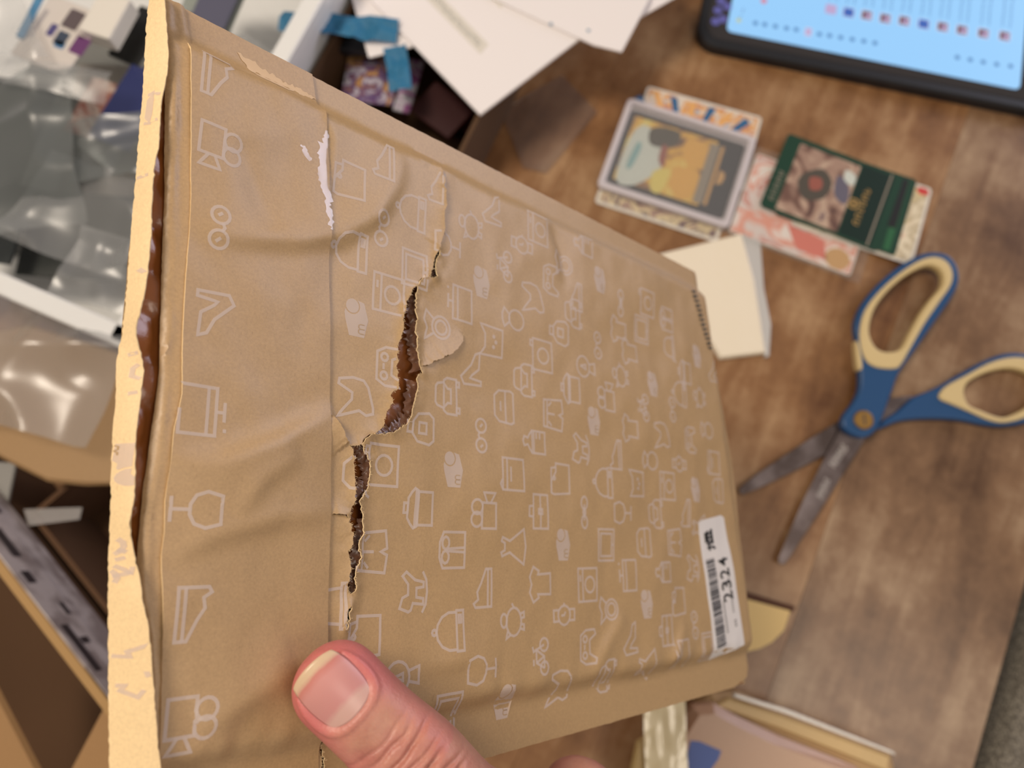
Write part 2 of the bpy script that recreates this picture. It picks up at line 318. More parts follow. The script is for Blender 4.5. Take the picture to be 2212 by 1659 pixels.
def HM(u, v):
    h = H0(u, v); near = np.abs(h)*0 + 99
    sel = (u > env(700, 1000)[0] - 12) & (u < env(1010, 700)[0] + 12)
    if sel.any():
        uu, vv = u[sel], v[sel]; add = np.zeros(uu.shape)
        for k, Hp in enumerate(HOLES):
            d, _, fr = seg_dist(uu, vv, Hp, True); rt = uu > np.interp(vv, np.sort(Hp[:, 1]), Hp[np.argsort(Hp[:, 1]), 0])
            add += np.exp(-d/1.7) * (0.75 + 0.8*vnoise(uu/2.5, vv/2.5, 21)) * (1.0 if k != 4 else 0.5)
        for L, sgn, am, wd in SL:
            d, sd, fr = seg_dist(uu, vv, L); t = np.sin(np.pi*np.clip(fr, 0.0, 1.0))**0.5
            add += np.where(sd*sgn > 0, am*t*np.exp(-d/wd), 0)
        h[sel] += add
    return h
def HF(u, v): return H0(u, v) + 0.6
def sheet(name, outline, holes, spacing, hf, mats, parent, fine=None, jit=0.0, thick=0.22, rim=0, uvs=1.0, step=None):
    """paper cut to an outline in the mailer's own plane, triangulated, raised by hf"""
    step = step or spacing; B = []
    for i in range(len(outline)):
        a, b = np.array(outline[i]), np.array(outline[(i+1) % len(outline)]); k = max(1, int(np.linalg.norm(b-a)/step)); nr = np.array([-(b-a)[1], (b-a)[0]])/(np.linalg.norm(b-a)+1e-9)
        for j in range(k): B.append(a + (b-a)*j/k + (nr*random.gauss(0, jit) if j and jit else 0))
    B = np.array(B); mn, mx = B.min(0), B.max(0)
    pts = [B]; edges = [(i, (i+1) % len(B)) for i in range(len(B))]; off = len(B)
    for Hh in holes:
        if not inside(Hh[:, 0], Hh[:, 1], B).all(): continue
        pts.append(Hh); edges += [(off+i, off+(i+1) % len(Hh)) for i in range(len(Hh))]; off += len(Hh)
    gx, gy = np.meshgrid(np.arange(mn[0], mx[0], spacing), np.arange(mn[1], mx[1], spacing)); gx = gx + (np.arange(gx.shape[0]) % 2)[:, None]*spacing/2
    g = np.c_[gx.ravel(), gy.ravel()] + rng.normal(0, spacing*0.08, (gx.size, 2))
    if fine is not None:
        fx, fy = np.meshgrid(np.arange(fine[0], fine[2], fine[4]), np.arange(fine[1], fine[3], fine[4])); fx = fx + (np.arange(fx.shape[0]) % 2)[:, None]*fine[4]/2
        f = np.c_[fx.ravel(), fy.ravel()]; keep = np.ones(len(f), bool)*False
        for Hh in holes: keep |= seg_dist(f[:, 0], f[:, 1], Hh[::2] if len(Hh) > 8 else Hh, True)[0] < fine[5]
        g = np.vstack([g, f[keep]])
    ok = inside(g[:, 0], g[:, 1], B); dmin = seg_dist(g[:, 0], g[:, 1], B, True)[0]; ok &= dmin > spacing*0.35
    for Hh in holes: ok &= ~inside(g[:, 0], g[:, 1], Hh) & (seg_dist(g[:, 0], g[:, 1], Hh, True)[0] > 0.2)
    g = g[ok]; pts.append(g); A = np.vstack(pts)
    r = delaunay_2d_cdt([Vector(p) for p in A.tolist()], edges, [], 0, 1e-6, False)
    V = np.array([tuple(p) for p in r[0]]); T = np.array([list(f) for f in r[2] if len(f) == 3]); cen = V[T].mean(1)
    k = inside(cen[:, 0], cen[:, 1], B)
    for Hh in holes: k &= ~inside(cen[:, 0], cen[:, 1], Hh)
    T = T[k]; ar = np.cross(V[T[:, 1]] - V[T[:, 0]], V[T[:, 2]] - V[T[:, 0]]); T[ar < 0] = T[ar < 0][:, ::-1]
    h = hf(V[:, 0].copy(), V[:, 1].copy()); o = mesh(name, np.c_[V, h], T, mats, parent, True, uv=V*uvs/100)
    if thick:
        s = o.modifiers.new('thickness', 'SOLIDIFY'); s.thickness = thick*MM; s.offset = -1; s.material_offset_rim = rim; s.use_even_offset = False; o.modifiers.new('edges', 'EDGE_SPLIT').split_angle = math.radians(55)
    return o
mail = bpy.data.objects.new('bubble_mailer', None); link(mail); mail.matrix_world = MAILM
tag(mail, 'torn kraft paper bubble mailer printed with white icons, held in the hand', 'mailer')
u0 = env(395, 900)[0]
main_out = [(u0, BOTV)] + [(env(1330, 1480 - .287*(1330-1635))[0], BOTV), (env(1605, 1490)[0], BOTV + 0.3), env(1630, 1465), RB, env(1600, 1000), env(1545, 700), env(1540, 640), RT, (u0, TOPV)]
f0, f1 = env(735, 1350), env(1010, 330)
front = sheet('front_panel', main_out, HOLE_ALL, 1.5, HM, [KRAFT, FIBRE], mail, fine=(env(705, 1000)[0], env(750, 1420)[1], f1[0]+3, f1[1]+3, 0.42, 5.0), jit=0.05, rim=1)
# flap (covers the left part, ends at the long seam)
hemr_px = [(398, -40), (400, 0), (410, 60), (413, 130), (412, 240), (414, 330), (415, 420), (412, 500), (404, 590), (399, 680), (396, 750), (394, 850), (386, 890), (378, 920), (368, 1000), (358, 1080), (356, 1150), (350, 1200), (351, 1300), (351, 1420), (348, 1560), (345, 1659), (342, 1880)]
HEMR = envs(hemr_px, 0.6)
inside_v = lambda L: [tuple(p) for p in L if BOTV <= p[1] <= TOPV]
flap_out = [(HEMR[0][0], TOPV)] + inside_v(HEMR) + [(HEMR[-1][0], BOTV), (SEAM[-1][0], BOTV)] + inside_v(SEAM)[::-1] + [(SEAM[0][0], TOPV)]
flap = sheet('flap', flap_out, [], 1.2, HF, [KRAFT_FLAP, FIBRE], mail, jit=0.02, rim=1, thick=0.4)
heml_px = [(357, -40), (358, 0), (362, 60), (363, 150), (362, 250), (363, 350), (364, 400), (360, 500), (357, 600), (354, 700), (352, 800), (345, 860), (334, 930), (325, 1000), (318, 1040), (312, 1110), (305, 1180), (300, 1250), (306, 1320), (318, 1420), (326, 1560), (330, 1659), (334, 1880)]
HEML = envs(heml_px, 0.3)
hem_out = [(HEML[0][0], TOPV)] + inside_v(HEML) + [(HEML[-1][0], BOTV), (HEMR[-1][0]+1.5, BOTV)] + [(a+1.2, b) for a, b in inside_v(HEMR)[::-1]] + [(HEMR[0][0]+1.2, TOPV)]
def HH(u, v):
    d = seg_dist(u, v, HEML)[0]; return H0(u, v)*0.6 + 0.15 - 0.5 + 0.9*np.exp(-((d-1.2)/1.1)**2)*(0.5+vnoise(u, v/6, 31)) + 0.5*np.exp(-(seg_dist(u, v, HEMR)[0]/1.0)**2) - 1.2*np.exp(-d/0.8)
sheet('folded_hem', hem_out, [], 0.9, HH, [KRAFT_FLAP, FIBRE], mail, jit=0.03, rim=1)
# outer strip left of the opening
sl_px = [(325, -40), (322, 0), (317, 40), (311, 150), (306, 230), (298, 310), (290, 420), (280, 540), (272, 640), (262, 730), (251, 780), (250, 850), (244, 920), (241, 1000), (238, 1100), (234, 1200), (233, 1300), (234, 1420), (235, 1560), (236, 1659), (236, 1900)]
sr_px = [(352, -40), (355, 0), (360, 60), (364, 120), (361, 160), (352, 200), (347, 230), (342, 320), (336, 340), (329, 400), (327, 500), (322, 560), (314, 620), (305, 660), (296, 690), (293, 715), (298, 745), (308, 780), (311, 800), (307, 830), (302, 870), (294, 930), (291, 1000), (291, 1050), (283, 1110), (278, 1130), (288, 1190), (299, 1250), (300, 1290), (310, 1340), (318, 1420), (324, 1500), (332, 1600), (338, 1659), (350, 1900)]
SLL = envs(sl_px, -4.0); SRR = envs(sr_px, 0.8)
def HS(u, v):
    lu = np.interp(v, SLL[::-1, 1], SLL[::-1, 0]); ru = np.interp(v, SRR[::-1, 1], SRR[::-1, 0]); t = (u - lu)/(ru - lu + 1e-6); t = np.clip(t, -0.05, 1.05)
    return -4.0 + 4.8*t + 1.8*t*sstep((-18 - v)/14) + 0.5*np.sin(np.pi*np.clip(t, 0, 1)) + 0.16*fbm(u/6, v/10, 2, 40)
strip_out = [(SLL[0][0], TOPV)] + inside_v(SLL) + [(SLL[-1][0], BOTV), (SRR[-1][0], BOTV)] + inside_v(SRR)[::-1] + [(SRR[0][0], TOPV)]
sheet('torn_strip', strip_out, [], 0.6, HS, [KRAFT_STRIP_LIT, FIBRE], mail, jit=0.035, rim=1, step=0.7)
# inner bubble lining and back panel
bub = [(a + (0 if j % 2 else 5), b) for j, b in enumerate(np.arange(BOTV + 12, TOPV - 8, 8.7)) for a in np.arange(env(250, 900)[0] + 2, right_u(0) - 10, 10)]
BUB = np.array(bub)
def HL(u, v):
    h = -3.4 + 0.25*fbm(u/7, v/7, 2, 50)
    d = np.full(u.shape, 99.)
    for i in range(0, len(BUB), 40): d = np.minimum(d, np.min(np.hypot(u[:, None] - BUB[None, i:i+40, 0], v[:, None] - BUB[None, i:i+40, 1]), axis=1))
    h = h + 1.0*np.sqrt(np.clip(1 - (d/4.2)**2, 0, 1))
    m = sstep((TOPV - v - 5)/8)*sstep((v - BOTV - 8)/8); return h*m - 4.4*(1-m)
rect_in = [(env(300, 1700, -4)[0], BOTV+0.5), (RB[0]-7, BOTV+0.5), (RT[0]-5, TOPV-0.5), (env(345, 0, -4)[0], TOPV-0.5), (env(275, 700, -4)[0], env(275, 700, -4)[1])]
sheet('bubble_lining', rect_in, [], 1.3, HL, LINING, mail, thick=0)
sheet('back_panel', [(env(300, 1700, -6)[0], BOTV), (RB[0]-4, BOTV), (RT[0]-1.5, TOPV), (env(340, 0, -6)[0], TOPV), (env(270, 700, -6)[0], env(270, 700, -6)[1])], [], 3, lambda u, v: -4.9 - 2.5*sstep((TOPV-v-6)/8)*sstep((v-BOTV-9)/8)*sstep((right_u(v)-3-u)/14) + 0.2*fbm(u/20, v/20, 2, 60), KRAFT, mail, thick=0.25)
# ragged film along the tear
for nm, cl, inw in (([(897, 637), (896, 660), (897, 690), (893, 713), (895, 740), (898, 765), (902, 788), (906, 800)], None, 3.1), ([(900, 825), (897, 850), (890, 868), (885, 885), (882, 902), (862, 925), (838, 937), (812, 936)], None, 3.4), ([(762, 962), (778, 968), (792, 995), (795, 1040), (780, 1070), (776, 1090)], None, 2.6), ([(780, 1120), (782, 1150), (770, 1180), (773, 1205), (766, 1240), (768, 1265), (760, 1282)], None, 2.0), ([(754, 968), (760, 1000), (763, 1050), (757, 1100), (756, 1130)], None, -1.6), ([(938, 572), (938, 598), (926, 600)], None, 1.6), ([(748, 1320), (746, 1345)], None, -1.2)):
    L = jag(envs(nm, -0.8), 0.45, 0.05, False); V = []; Fc = []; K = 7; N = len(L)
    for i, p in enumerate(L):
        d = _unit(L[min(i+2, N-1)] - L[max(i-2, 0)]); nn = np.array([-d[1], d[0]])
        if inw > 0: nn = -nn if nn[0] > 0 else nn
        else: nn = nn if nn[0] > 0 else -nn
        wdt = abs(inw)*(0.25 + 1.1*abs(float(vnoise(i*0.23, inw*3, 3))) + 0.75*random.random()**2)
        for k in range(K):
            t = k/(K-1); q = p - nn*0.8 + nn*(wdt+0.8)*t; V.append((q[0] + random.gauss(0, .05), q[1] + random.gauss(0, .04), -0.5 - 0.9*t + 0.9*float(vnoise(q[0]*1.3, q[1]*1.3, 9)) + random.gauss(0, .05)))
            if i and k: a = i*K + k; Fc.append((a-K-1, a-1, a, a-K))
    mesh('film_edge', V, Fc, RIMPL, mail, True)
# torn paper fibres
V = []; Fc = []
for L, dens in [(h, 1.6) for h in HOLES] + [(s[0], 1.2) for s in SL]:
    hh = HM(L[:, 0].copy(), L[:, 1].copy())
    for i in range(len(L) - 1):
        for _ in range(int(dens*2 + random.random())):
            p = L[i] + (L[i+1] - L[i])*random.random(); a = random.random()*6.283; l = random.uniform(0.25, 0.85); q = p + np.array([math.cos(a), math.sin(a)])*l; m = (p+q)/2 + np.array([random.gauss(0, .12), random.gauss(0, .12)])
            z = hh[i]; zz = z + random.uniform(-0.25, 0.35); wv = np.array([-math.sin(a), math.cos(a)])*0.025; b = len(V)
            V += [(*(p-wv), z-.05), (*(p+wv), z-.05), (*(m+wv), (z+zz)/2+.05), (*(m-wv), (z+zz)/2+.05), (*q, zz)]; Fc += [(b, b+1, b+2, b+3), (b+3, b+2, b+4)]
fb = mesh('torn_fibres', V, Fc, FIBRE, mail); fb['kind'] = 'stuff'
# clear tape over the flap end
tb_ = env(712, 500)[1]; tt_ = env(700, 285)[1]; _su = lambda b: float(np.interp(b, SEAM[::-1, 1], SEAM[::-1, 0]))
tp = [(_su(b)-2.6*w_-.2, b) for b, w_ in zip(np.linspace(tt_, tb_, 9), (.1, .5, 1, .85, 1.1, .7, .5, .3, .1))] + [(_su(b)+0.25, b) for b in np.linspace(tb_, tt_, 9)]
def HT(u, v):
    su = np.interp(v, SEAM[::-1, 1], SEAM[::-1, 0]); d = u - su
    return H0(u, v) + 0.72 + 0.05*fbm(u/1.0, v/2, 2, 70)
sheet('clear_tape', tp, [], 0.7, HT, TAPE, mail, thick=0, jit=0.3, step=0.45)
tp2 = [tuple(p) for p in envs([(640, 318), (655, 330), (664, 352), (652, 346), (644, 334)], -1)]
sheet('tape_glint', tp2, [], 0.6, HT, TAPE, mail, thick=0, jit=0.2, step=0.4)  # extra film piece, added to catch a second highlight streak
# tape sheen painted on the flap as a paler raised patch
sheen_px = [(517, 108), (530, 118), (545, 124), (556, 128), (563, 138), (582, 150), (598, 158), (612, 168), (632, 180), (650, 186), (668, 196), (688, 212), (678, 210), (655, 202), (638, 194), (622, 196), (606, 188), (590, 182), (572, 172), (556, 160), (543, 148), (534, 132), (524, 120)]
SHEEN = M('sheen_tone', srgb(214, 184, 150), 0.8)
sheet('tape_sheen', [tuple(p) for p in envs(sheen_px, -1.5)], [], 0.8, lambda u, v: HF(u, v) + 0.1, SHEEN, mail, thick=0, jit=0.22, step=0.5)
# ------------------------------------------------------------------ printed icons
def circ(cx, cy, rx, ry=None, n=16, a0=0, a1=360):
    ry = ry or rx; return [(cx + rx*math.cos(math.radians(a0+(a1-a0)*i/n)), cy + ry*math.sin(math.radians(a0+(a1-a0)*i/n))) for i in range(n + (a1-a0 < 360))]
def rc(x0, y0, x1, y1): return [(x0, y0), (x1, y0), (x1, y1), (x0, y1)]
IC = {
 'washer': [(rc(-.5, -.5, .5, .45), 1), ([(-.5, .22), (.5, .22)], 0), (circ(0, -.14, .24), 1), ([(.1, .34), (.3, .34)], 0)],
 'camera': [(rc(-.5, -.5, .5, .4), 1), (circ(0, -.08, .25), 1), ([(.25, .4), (.25, .52), (.42, .52), (.42, .4)], 0)],
 'suitcase': [(rc(-.5, -.55, .5, .2), 1), ([(-.5, .02), (.5, .02)], 0), ([(0, .2), (0, .36)], 0), ([(-.22, .38), (.2, .38)], 0), ([(.34, .4), (.42, .4)], 0)],
 'pot': [(rc(-.42, -.5, .42, -.02), 1), ([(-.5, .06), (.5, .06)], 0), ([(-.45, .0), (-.5, .1), (-.4, .2), (-.25, .3), (.25, .3), (.4, .2), (.5, .1), (.45, 0)], 1), (rc(-.12, .3, .12, .42), 1)],
 'cloche': [(rc(-.5, -.5, .5, -.26), 1), ([(-.46, -.26), (-.46, 0), (-.36, .22), (-.18, .36), (0, .4), (.18, .36), (.36, .22), (.46, 0), (.46, -.26)], 0), (circ(0, .47, .07, n=8), 1), (rc(.2, -.42, .38, -.34), 1)],
 'car': [([(-.5, -.35), (.5, -.35), (.5, .0), (.42, .12), (.36, .12), (.3, .36), (.22, .42), (-.22, .42), (-.3, .36), (-.36, .12), (-.42, .12), (-.5, 0)], 1), ([(-.34, .12), (-.2, -.02), (-.2, -.14), (.2, -.14), (.2, -.02), (.34, .12)], 1), (rc(-.44, -.46, -.3, -.35), 1), (rc(.3, -.46, .44, -.35), 1)],
 'cat': [([(-.5, .5), (-.3, .34), (-.05, .12), (.12, .12), (.3, .5), (.42, .48), (.5, .1), (.46, -.2), (.3, -.34), (-.2, -.5), (-.34, -.5), (-.4, -.3), (-.3, -.1)], 1)],
 'gamepad': [([(-.5, -.4), (-.36, -.45), (-.2, -.15), (.2, -.15), (.36, -.45), (.5, -.4), (.5, .05), (.36, .3), (-.36, .3), (-.5, .05)], 1), (circ(-.24, .08, .1, n=10), 1), (circ(.24, .08, .1, n=10), 1), ([(-.08, .1), (.08, .1)], 0)],
 'glass': [([(-.28, .5), (.28, .5), (.36, .2), (.28, -.02), (.1, -.12), (-.1, -.12), (-.28, -.02), (-.36, .2)], 1), ([(0, -.12), (0, -.45)], 0), ([(-.25, -.48), (.25, -.48)], 0)],
 'heel': [([(-.5, .3), (-.3, .42), (.1, .02), (.42, -.12), (.5, -.3), (.0, -.28), (-.2, -.02), (-.3, .06), (-.34, -.38), (-.46, -.38)], 1)],
 'shoe': [([(-.5, .3), (-.4, .36), (-.3, .2), (-.1, .24), (.12, .1), (.5, -.08), (.5, -.3), (-.5, -.3)], 1), ([(-.5, -.16), (.5, -.16)], 0)],
 'camcorder': [(rc(-.5, -.42, .2, .12), 1), (circ(-.26, .32, .2), 1), (circ(.08, .32, .2), 1), ([(.2, -.2), (.48, -.38), (.48, .08), (.2, -.06)], 0)],
 'glasses': [(circ(-.28, 0, .2), 1), (circ(.28, 0, .2), 1), ([(-.1, .05), (0, .1), (.1, .05)], 0), ([(-.34, .04), (-.26, -.06)], 0), ([(.24, .04), (.34, -.06)], 0)],
 'pig': [(circ(0, 0, .38, .3), 1), (circ(.05, .4, .18, .12), 1), ([(-.34, .14), (-.44, .32), (-.24, .25)], 0), ([(-.2, -.27), (-.24, -.42), (-.1, -.42), (-.08, -.3)], 0), ([(.2, -.27), (.24, -.42), (.1, -.42), (.08, -.3)], 0), ([(.38, 0), (.5, .08)], 0)],
 'bicycle': [(circ(-.32, -.2, .18, n=12), 1), (circ(.32, -.2, .18, n=12), 1), ([(-.32, -.2), (-.15, .14), (.2, .14), (0, -.2), (-.32, -.2)], 0), ([(.32, -.2), (.16, .26), (.3, .3)], 0), ([(-.22, .26), (-.05, .26)], 0), ([(0, -.2), (-.15, .14)], 0)],
 'watch': [(circ(0, 0, .28), 1), ([(-.16, .24), (-.16, .48), (.16, .48), (.16, .24)], 0), ([(-.16, -.24), (-.16, -.48), (.16, -.48), (.16, -.24)], 0), ([(0, .14), (0, 0), (.1, -.06)], 0), ([(.28, 0), (.36, 0)], 0)],
 'tablet': [(rc(-.5, -.42, .5, .42), 1), (rc(-.36, -.3, .36, .3), 1), ([(-.04, -.36), (.04, -.36)], 0)],
 'ring': [(circ(0, -.12, .32, .34), 1), ([(-.12, .2), (-.3, .42), (-.1, .5), (.1, .5), (.3, .42), (.12, .2)], 1)],
 'catface': [([(-.42, -.42), (.42, -.42), (.44, .1), (.46, .5), (.2, .3), (-.2, .3), (-.46, .5), (-.44, .1)], 1), (circ(-.16, -.05, .03, n=6), 1), (circ(.16, -.05, .03, n=6), 1), (circ(0, -.14, .03, n=6), 1)],
 'purse': [([(-.5, -.3), (-.44, -.42), (.44, -.42), (.5, -.3), (.46, .2), (.3, .38), (-.3, .38), (-.46, .2)], 1), ([(-.5, -.08), (.5, -.08)], 0), ([(-.15, .12), (.15, .12)], 0)],
 'bottle': [(rc(-.34, -.5, .34, .1), 1), ([(-.34, .1), (-.22, .22), (-.1, .3), (-.14, .46), (0, .52), (.14, .46), (.1, .3), (.22, .22), (.34, .1)], 0), ([(.1, -.1), (.3, -.1)], 0), ([(.1, -.26), (.3, -.26)], 0), ([(-.34, .02), (.34, .02)], 0)],
 'book': [(rc(-.46, -.5, .46, .4), 1), ([(-.46, .22), (.46, .22)], 0), ([(-.22, .06), (.22, .06)], 0), ([(-.46, .4), (-.3, .5), (-.16, .42)], 0)],
 'briefcase': [(rc(-.5, -.42, .5, .24), 1), ([(-.5, -.08), (.5, -.08)], 0), ([(-.16, .24), (-.14, .42), (.14, .42), (.16, .24)], 0), (rc(-.07, -.16, .07, 0), 1)],
 'folder': [([(-.46, .42), (-.5, .3), (-.44, -.46), (.44, -.46), (.46, .2), (.2, .2), (-.1, .42)], 1), ([(-.46, .42), (.3, .42), (.34, .2)], 0), (circ(.0, .28, .05, n=8), 1)],
 'horse': [([(-.46, .1), (-.36, .38), (-.12, .3), (-.05, .12), (.2, .12), (.4, .3), (.5, .18), (.3, -.1), (.24, -.38), (.12, -.38), (.1, -.15), (-.12, -.15), (-.16, -.38), (-.3, -.38), (-.26, -.04), (-.42, .02)], 1), ([(-.5, -.34), (-.3, -.46), (0, -.5), (.3, -.46), (.5, -.34)], 0)],
 'gift': [([(-.46, -.46), (.46, -.46), (.46, .3), (.2, .42), (-.2, .42), (-.46, .3)], 1), ([(-.06, -.46), (-.03, .1), (0, .15), (.03, .1), (.06, -.46)], 0), (circ(-.18, .22, .16, .12, n=10), 1), (circ(.18, .22, .16, .12, n=10), 1)],
 'shorts': [([(-.42, .42), (.42, .42), (.5, -.44), (.08, -.5), (0, -.3), (-.08, -.5), (-.5, -.44)], 1), ([(-.42, .26), (.42, .26)], 0), ([(0, .26), (0, -.1)], 0), ([(-.38, .05), (-.24, .2)], 0), ([(.38, .05), (.24, .2)], 0)],
 'dress': [([(-.16, .5), (-.1, .36), (.1, .36), (.16, .5), (.26, .46), (.16, .16), (.5, -.42), (0, -.5), (-.5, -.42), (-.16, .16), (-.26, .46)], 1)],
 'shirt': [([(-.22, .42), (0, .34), (.22, .42), (.5, .28), (.38, .04), (.28, .08), (.3, -.48), (-.3, -.48), (-.28, .08), (-.38, .04), (-.5, .28)], 1)],
 'compact': [(circ(0, -.16, .32), 1), (circ(0, -.16, .2), 1), ([(-.2, .1), (-.42, .42), (-.1, .34), (.12, .46), (.4, .38), (.2, .1)], 0)],
 'chain': [(circ(-.3, 0, .2, .15), 1), (circ(.3, 0, .2, .15), 1), (circ(0, 0, .1, .07, n=10), 1), ([(-.26, 0), (.26, 0)], 0)],
 'pouch': [([(-.42, -.3), (-.3, -.46), (.3, -.46), (.42, -.3), (.36, .1), (.16, .28), (-.16, .28), (-.36, .1)], 1), (rc(-.14, -.2, .14, .06), 1), (rc(-.14, .28, .14, .46), 1)],
 'mirror': [(circ(0, .14, .36, .34), 1), ([(-.12, -.18), (-.2, -.5), (.2, -.5), (.12, -.18)], 0), ([(0, .3), (-.08, .0), (.08, .0), (0, .3)], 0)],
 'hat': [([(-.5, -.3), (.5, -.3), (.5, -.2), (-.5, -.2)], 1), ([(-.4, -.2), (-.36, .16), (-.2, .34), (.2, .34), (.36, .16), (.4, -.2)], 0), ([(-.5, -.3), (-.56, -.42)], 0)],
}
LG_BODY = [(-.07, .33), (-.47, .2), (-.47, -.23), (0, -.33), (.43, -.2), (.47, 0), (.36, .28), (.1, .36)]
def ribbon(P, closed, wd):
    P = [np.array(p, float) for p in P]; Q = []; N = len(P)     # subdivide so it can follow the paper
    for i in range(N if closed else N-1):
        a, b = P[i], P[(i+1) % N]; k = max(1, int(np.linalg.norm(b-a)/0.9))
        for j in range(k): Q.append(a + (b-a)*j/k)
    if not closed: Q.append(P[-1])
    n = len(Q); V = []; Fc = []
    for i in range(n):
        a = Q[i-1] if (closed or i) else Q[i]; b = Q[(i+1) % n] if (closed or i < n-1) else Q[i]
        d1 = _unit(Q[i]-a + 1e-9); d2 = _unit(b-Q[i] + 1e-9)
        if not closed and i == 0: d1 = d2
        if not closed and i == n-1: d2 = d1
        t = _unit(d1+d2+1e-9); nn = np.array([-t[1], t[0]]); k = wd/2/max(0.6, float(t @ d1)); V += [Q[i]+nn*k, Q[i]-nn*k]
    for i in range(n if closed else n-1): j = (i+1) % n; Fc.append((2*i, 2*i+1, 2*j+1, 2*j))
    return V, Fc
def icon(kind, px, py, flip=0, size=9.4, hf=HM, hh=-0.2, strokes=0.68, sc=1.0):
    o0 = env(px, py, hh); size = size*sc
    tr = (lambda x, y: (o0[0]-y*size, o0[1]+x*size)) if not flip else (lambda x, y: (o0[0]+y*size, o0[1]-x*size))
    V = []; Fc = []; 
    if kind == 'logo':
        Pb = np.array([tr(*p) for p in LG_BODY]); Cc = np.array([tr(*p) for p in circ(.3, .14, .22)]); D = np.array([tr(*p) for p in circ(.3, .14, .185)])
        mv, mf = [], []
        for x0, x1 in ((-.38, -.26), (-.26, -.14)):
            arc = [tr(x0, -.22)] + [tr((x0+x1)/2 + (x1-x0)/2*math.cos(math.radians(a)), -.1 + .05*math.sin(math.radians(a))) for a in (180, 120, 60, 0)] + [tr(x1, -.22)]
            a_, b_ = ribbon(arc, 0, size*0.022); mf += [[i+len(mv) for i in f] for f in b_]; mv += a_
        x = np.arange(Pb[:, 0].min(), Pb[:, 0].max()+.5, 0.5); y = np.arange(Pb[:, 1].min()-1, Pb[:, 1].max()+1.5, 0.5)
        def fill(Pg, hole=None):
            g = np.array([(a, b) for a in x for b in y]); k = inside(g[:, 0], g[:, 1], Pg) & (seg_dist(g[:, 0], g[:, 1], Pg, True)[0] > .15)
            if hole is not None: k &= ~inside(g[:, 0], g[:, 1], hole) & (seg_dist(g[:, 0], g[:, 1], hole, True)[0] > .15)
            A = [Pg] + ([hole] if hole is not None else []); A2 = np.vstack(A + [g[k]])
            eds = [(i, (i+1) % len(Pg)) for i in range(len(Pg))] + ([(len(Pg)+i, len(Pg)+(i+1) % len(hole)) for i in range(len(hole))] if hole is not None else [])
            r = delaunay_2d_cdt([Vector(p) for p in A2.tolist()], eds, [], 0, 1e-6, False); vv = np.array([tuple(p) for p in r[0]]); out = []
            for f in r[2]:
                c = vv[list(f)].mean(0); 
                if inside(c[:1], c[1:], Pg)[0] and (hole is None or not inside(c[:1], c[1:], hole)[0]): out.append(list(f))
            return [p for p in vv], out
        for a_, b_ in (fill(Pb, Cc), fill(D)): Fc += [[i+len(V) for i in f] for f in b_]; V += a_
        nm = len(V); nf = len(Fc); Fc += [[i+nm for i in f] for f in mf]; V += mv; fm = [0]*nf + [1]*len(mf)
    else:
        for P, cl in IC[kind]:
            a_, b_ = ribbon([tr(*p) for p in P], cl, strokes); Fc += [[i+len(V) for i in f] for f in b_]; V += a_
        nm = len(V); fm = [0]*len(Fc)
    V = np.array(V); cen = np.array([V[f].mean(0) for f in Fc]); k = (cen[:, 1] < TOPV-1) & (cen[:, 1] > BOTV+1)
    if hf is HM:
        for Hh in HOLES: k &= ~inside(cen[:, 0], cen[:, 1], Hh)
        k &= cen[:, 0] > np.interp(cen[:, 1], SEAM[::-1, 1], SEAM[::-1, 0]) + .2
    elif hf is HS: k &= np.array([inside(V[f][:, 0], V[f][:, 1], np.array(strip_out)).all() for f in Fc])
    elif hf is HF: k &= inside(cen[:, 0], cen[:, 1], np.array(flap_out))
    Fc = [f for f, q in zip(Fc, k) if q]; fm = [f for f, q in zip(fm, k) if q]
    if not Fc: return
    h = hf(V[:, 0].copy(), V[:, 1].copy()) + (0.12 if hf is HS else 0.05); h[nm:] += 0.04
    # faces of ribbons must look outwards
    F2 = []; fm = [m_ for f, m_ in zip(Fc, fm) for _ in range(len(f)-2)]
    for f in [[f[0], f[i], f[i+1]] for f in Fc for i in range(1, len(f)-1)]:
        a, b, c = V[f[0]], V[f[1]], V[f[2]]; F2.append(f if (b-a)[0]*(c-a)[1]-(b-a)[1]*(c-a)[0] > 0 else f[::-1])
    return mesh('printed_icon', np.c_[V, h], F2, [INK, KRAFT], {HM: front, HF: flap, HS: STRIP}[hf], False, fm=fm)
STRIP = [o for o in bpy.data.objects if o.name.startswith('torn_strip')][0]
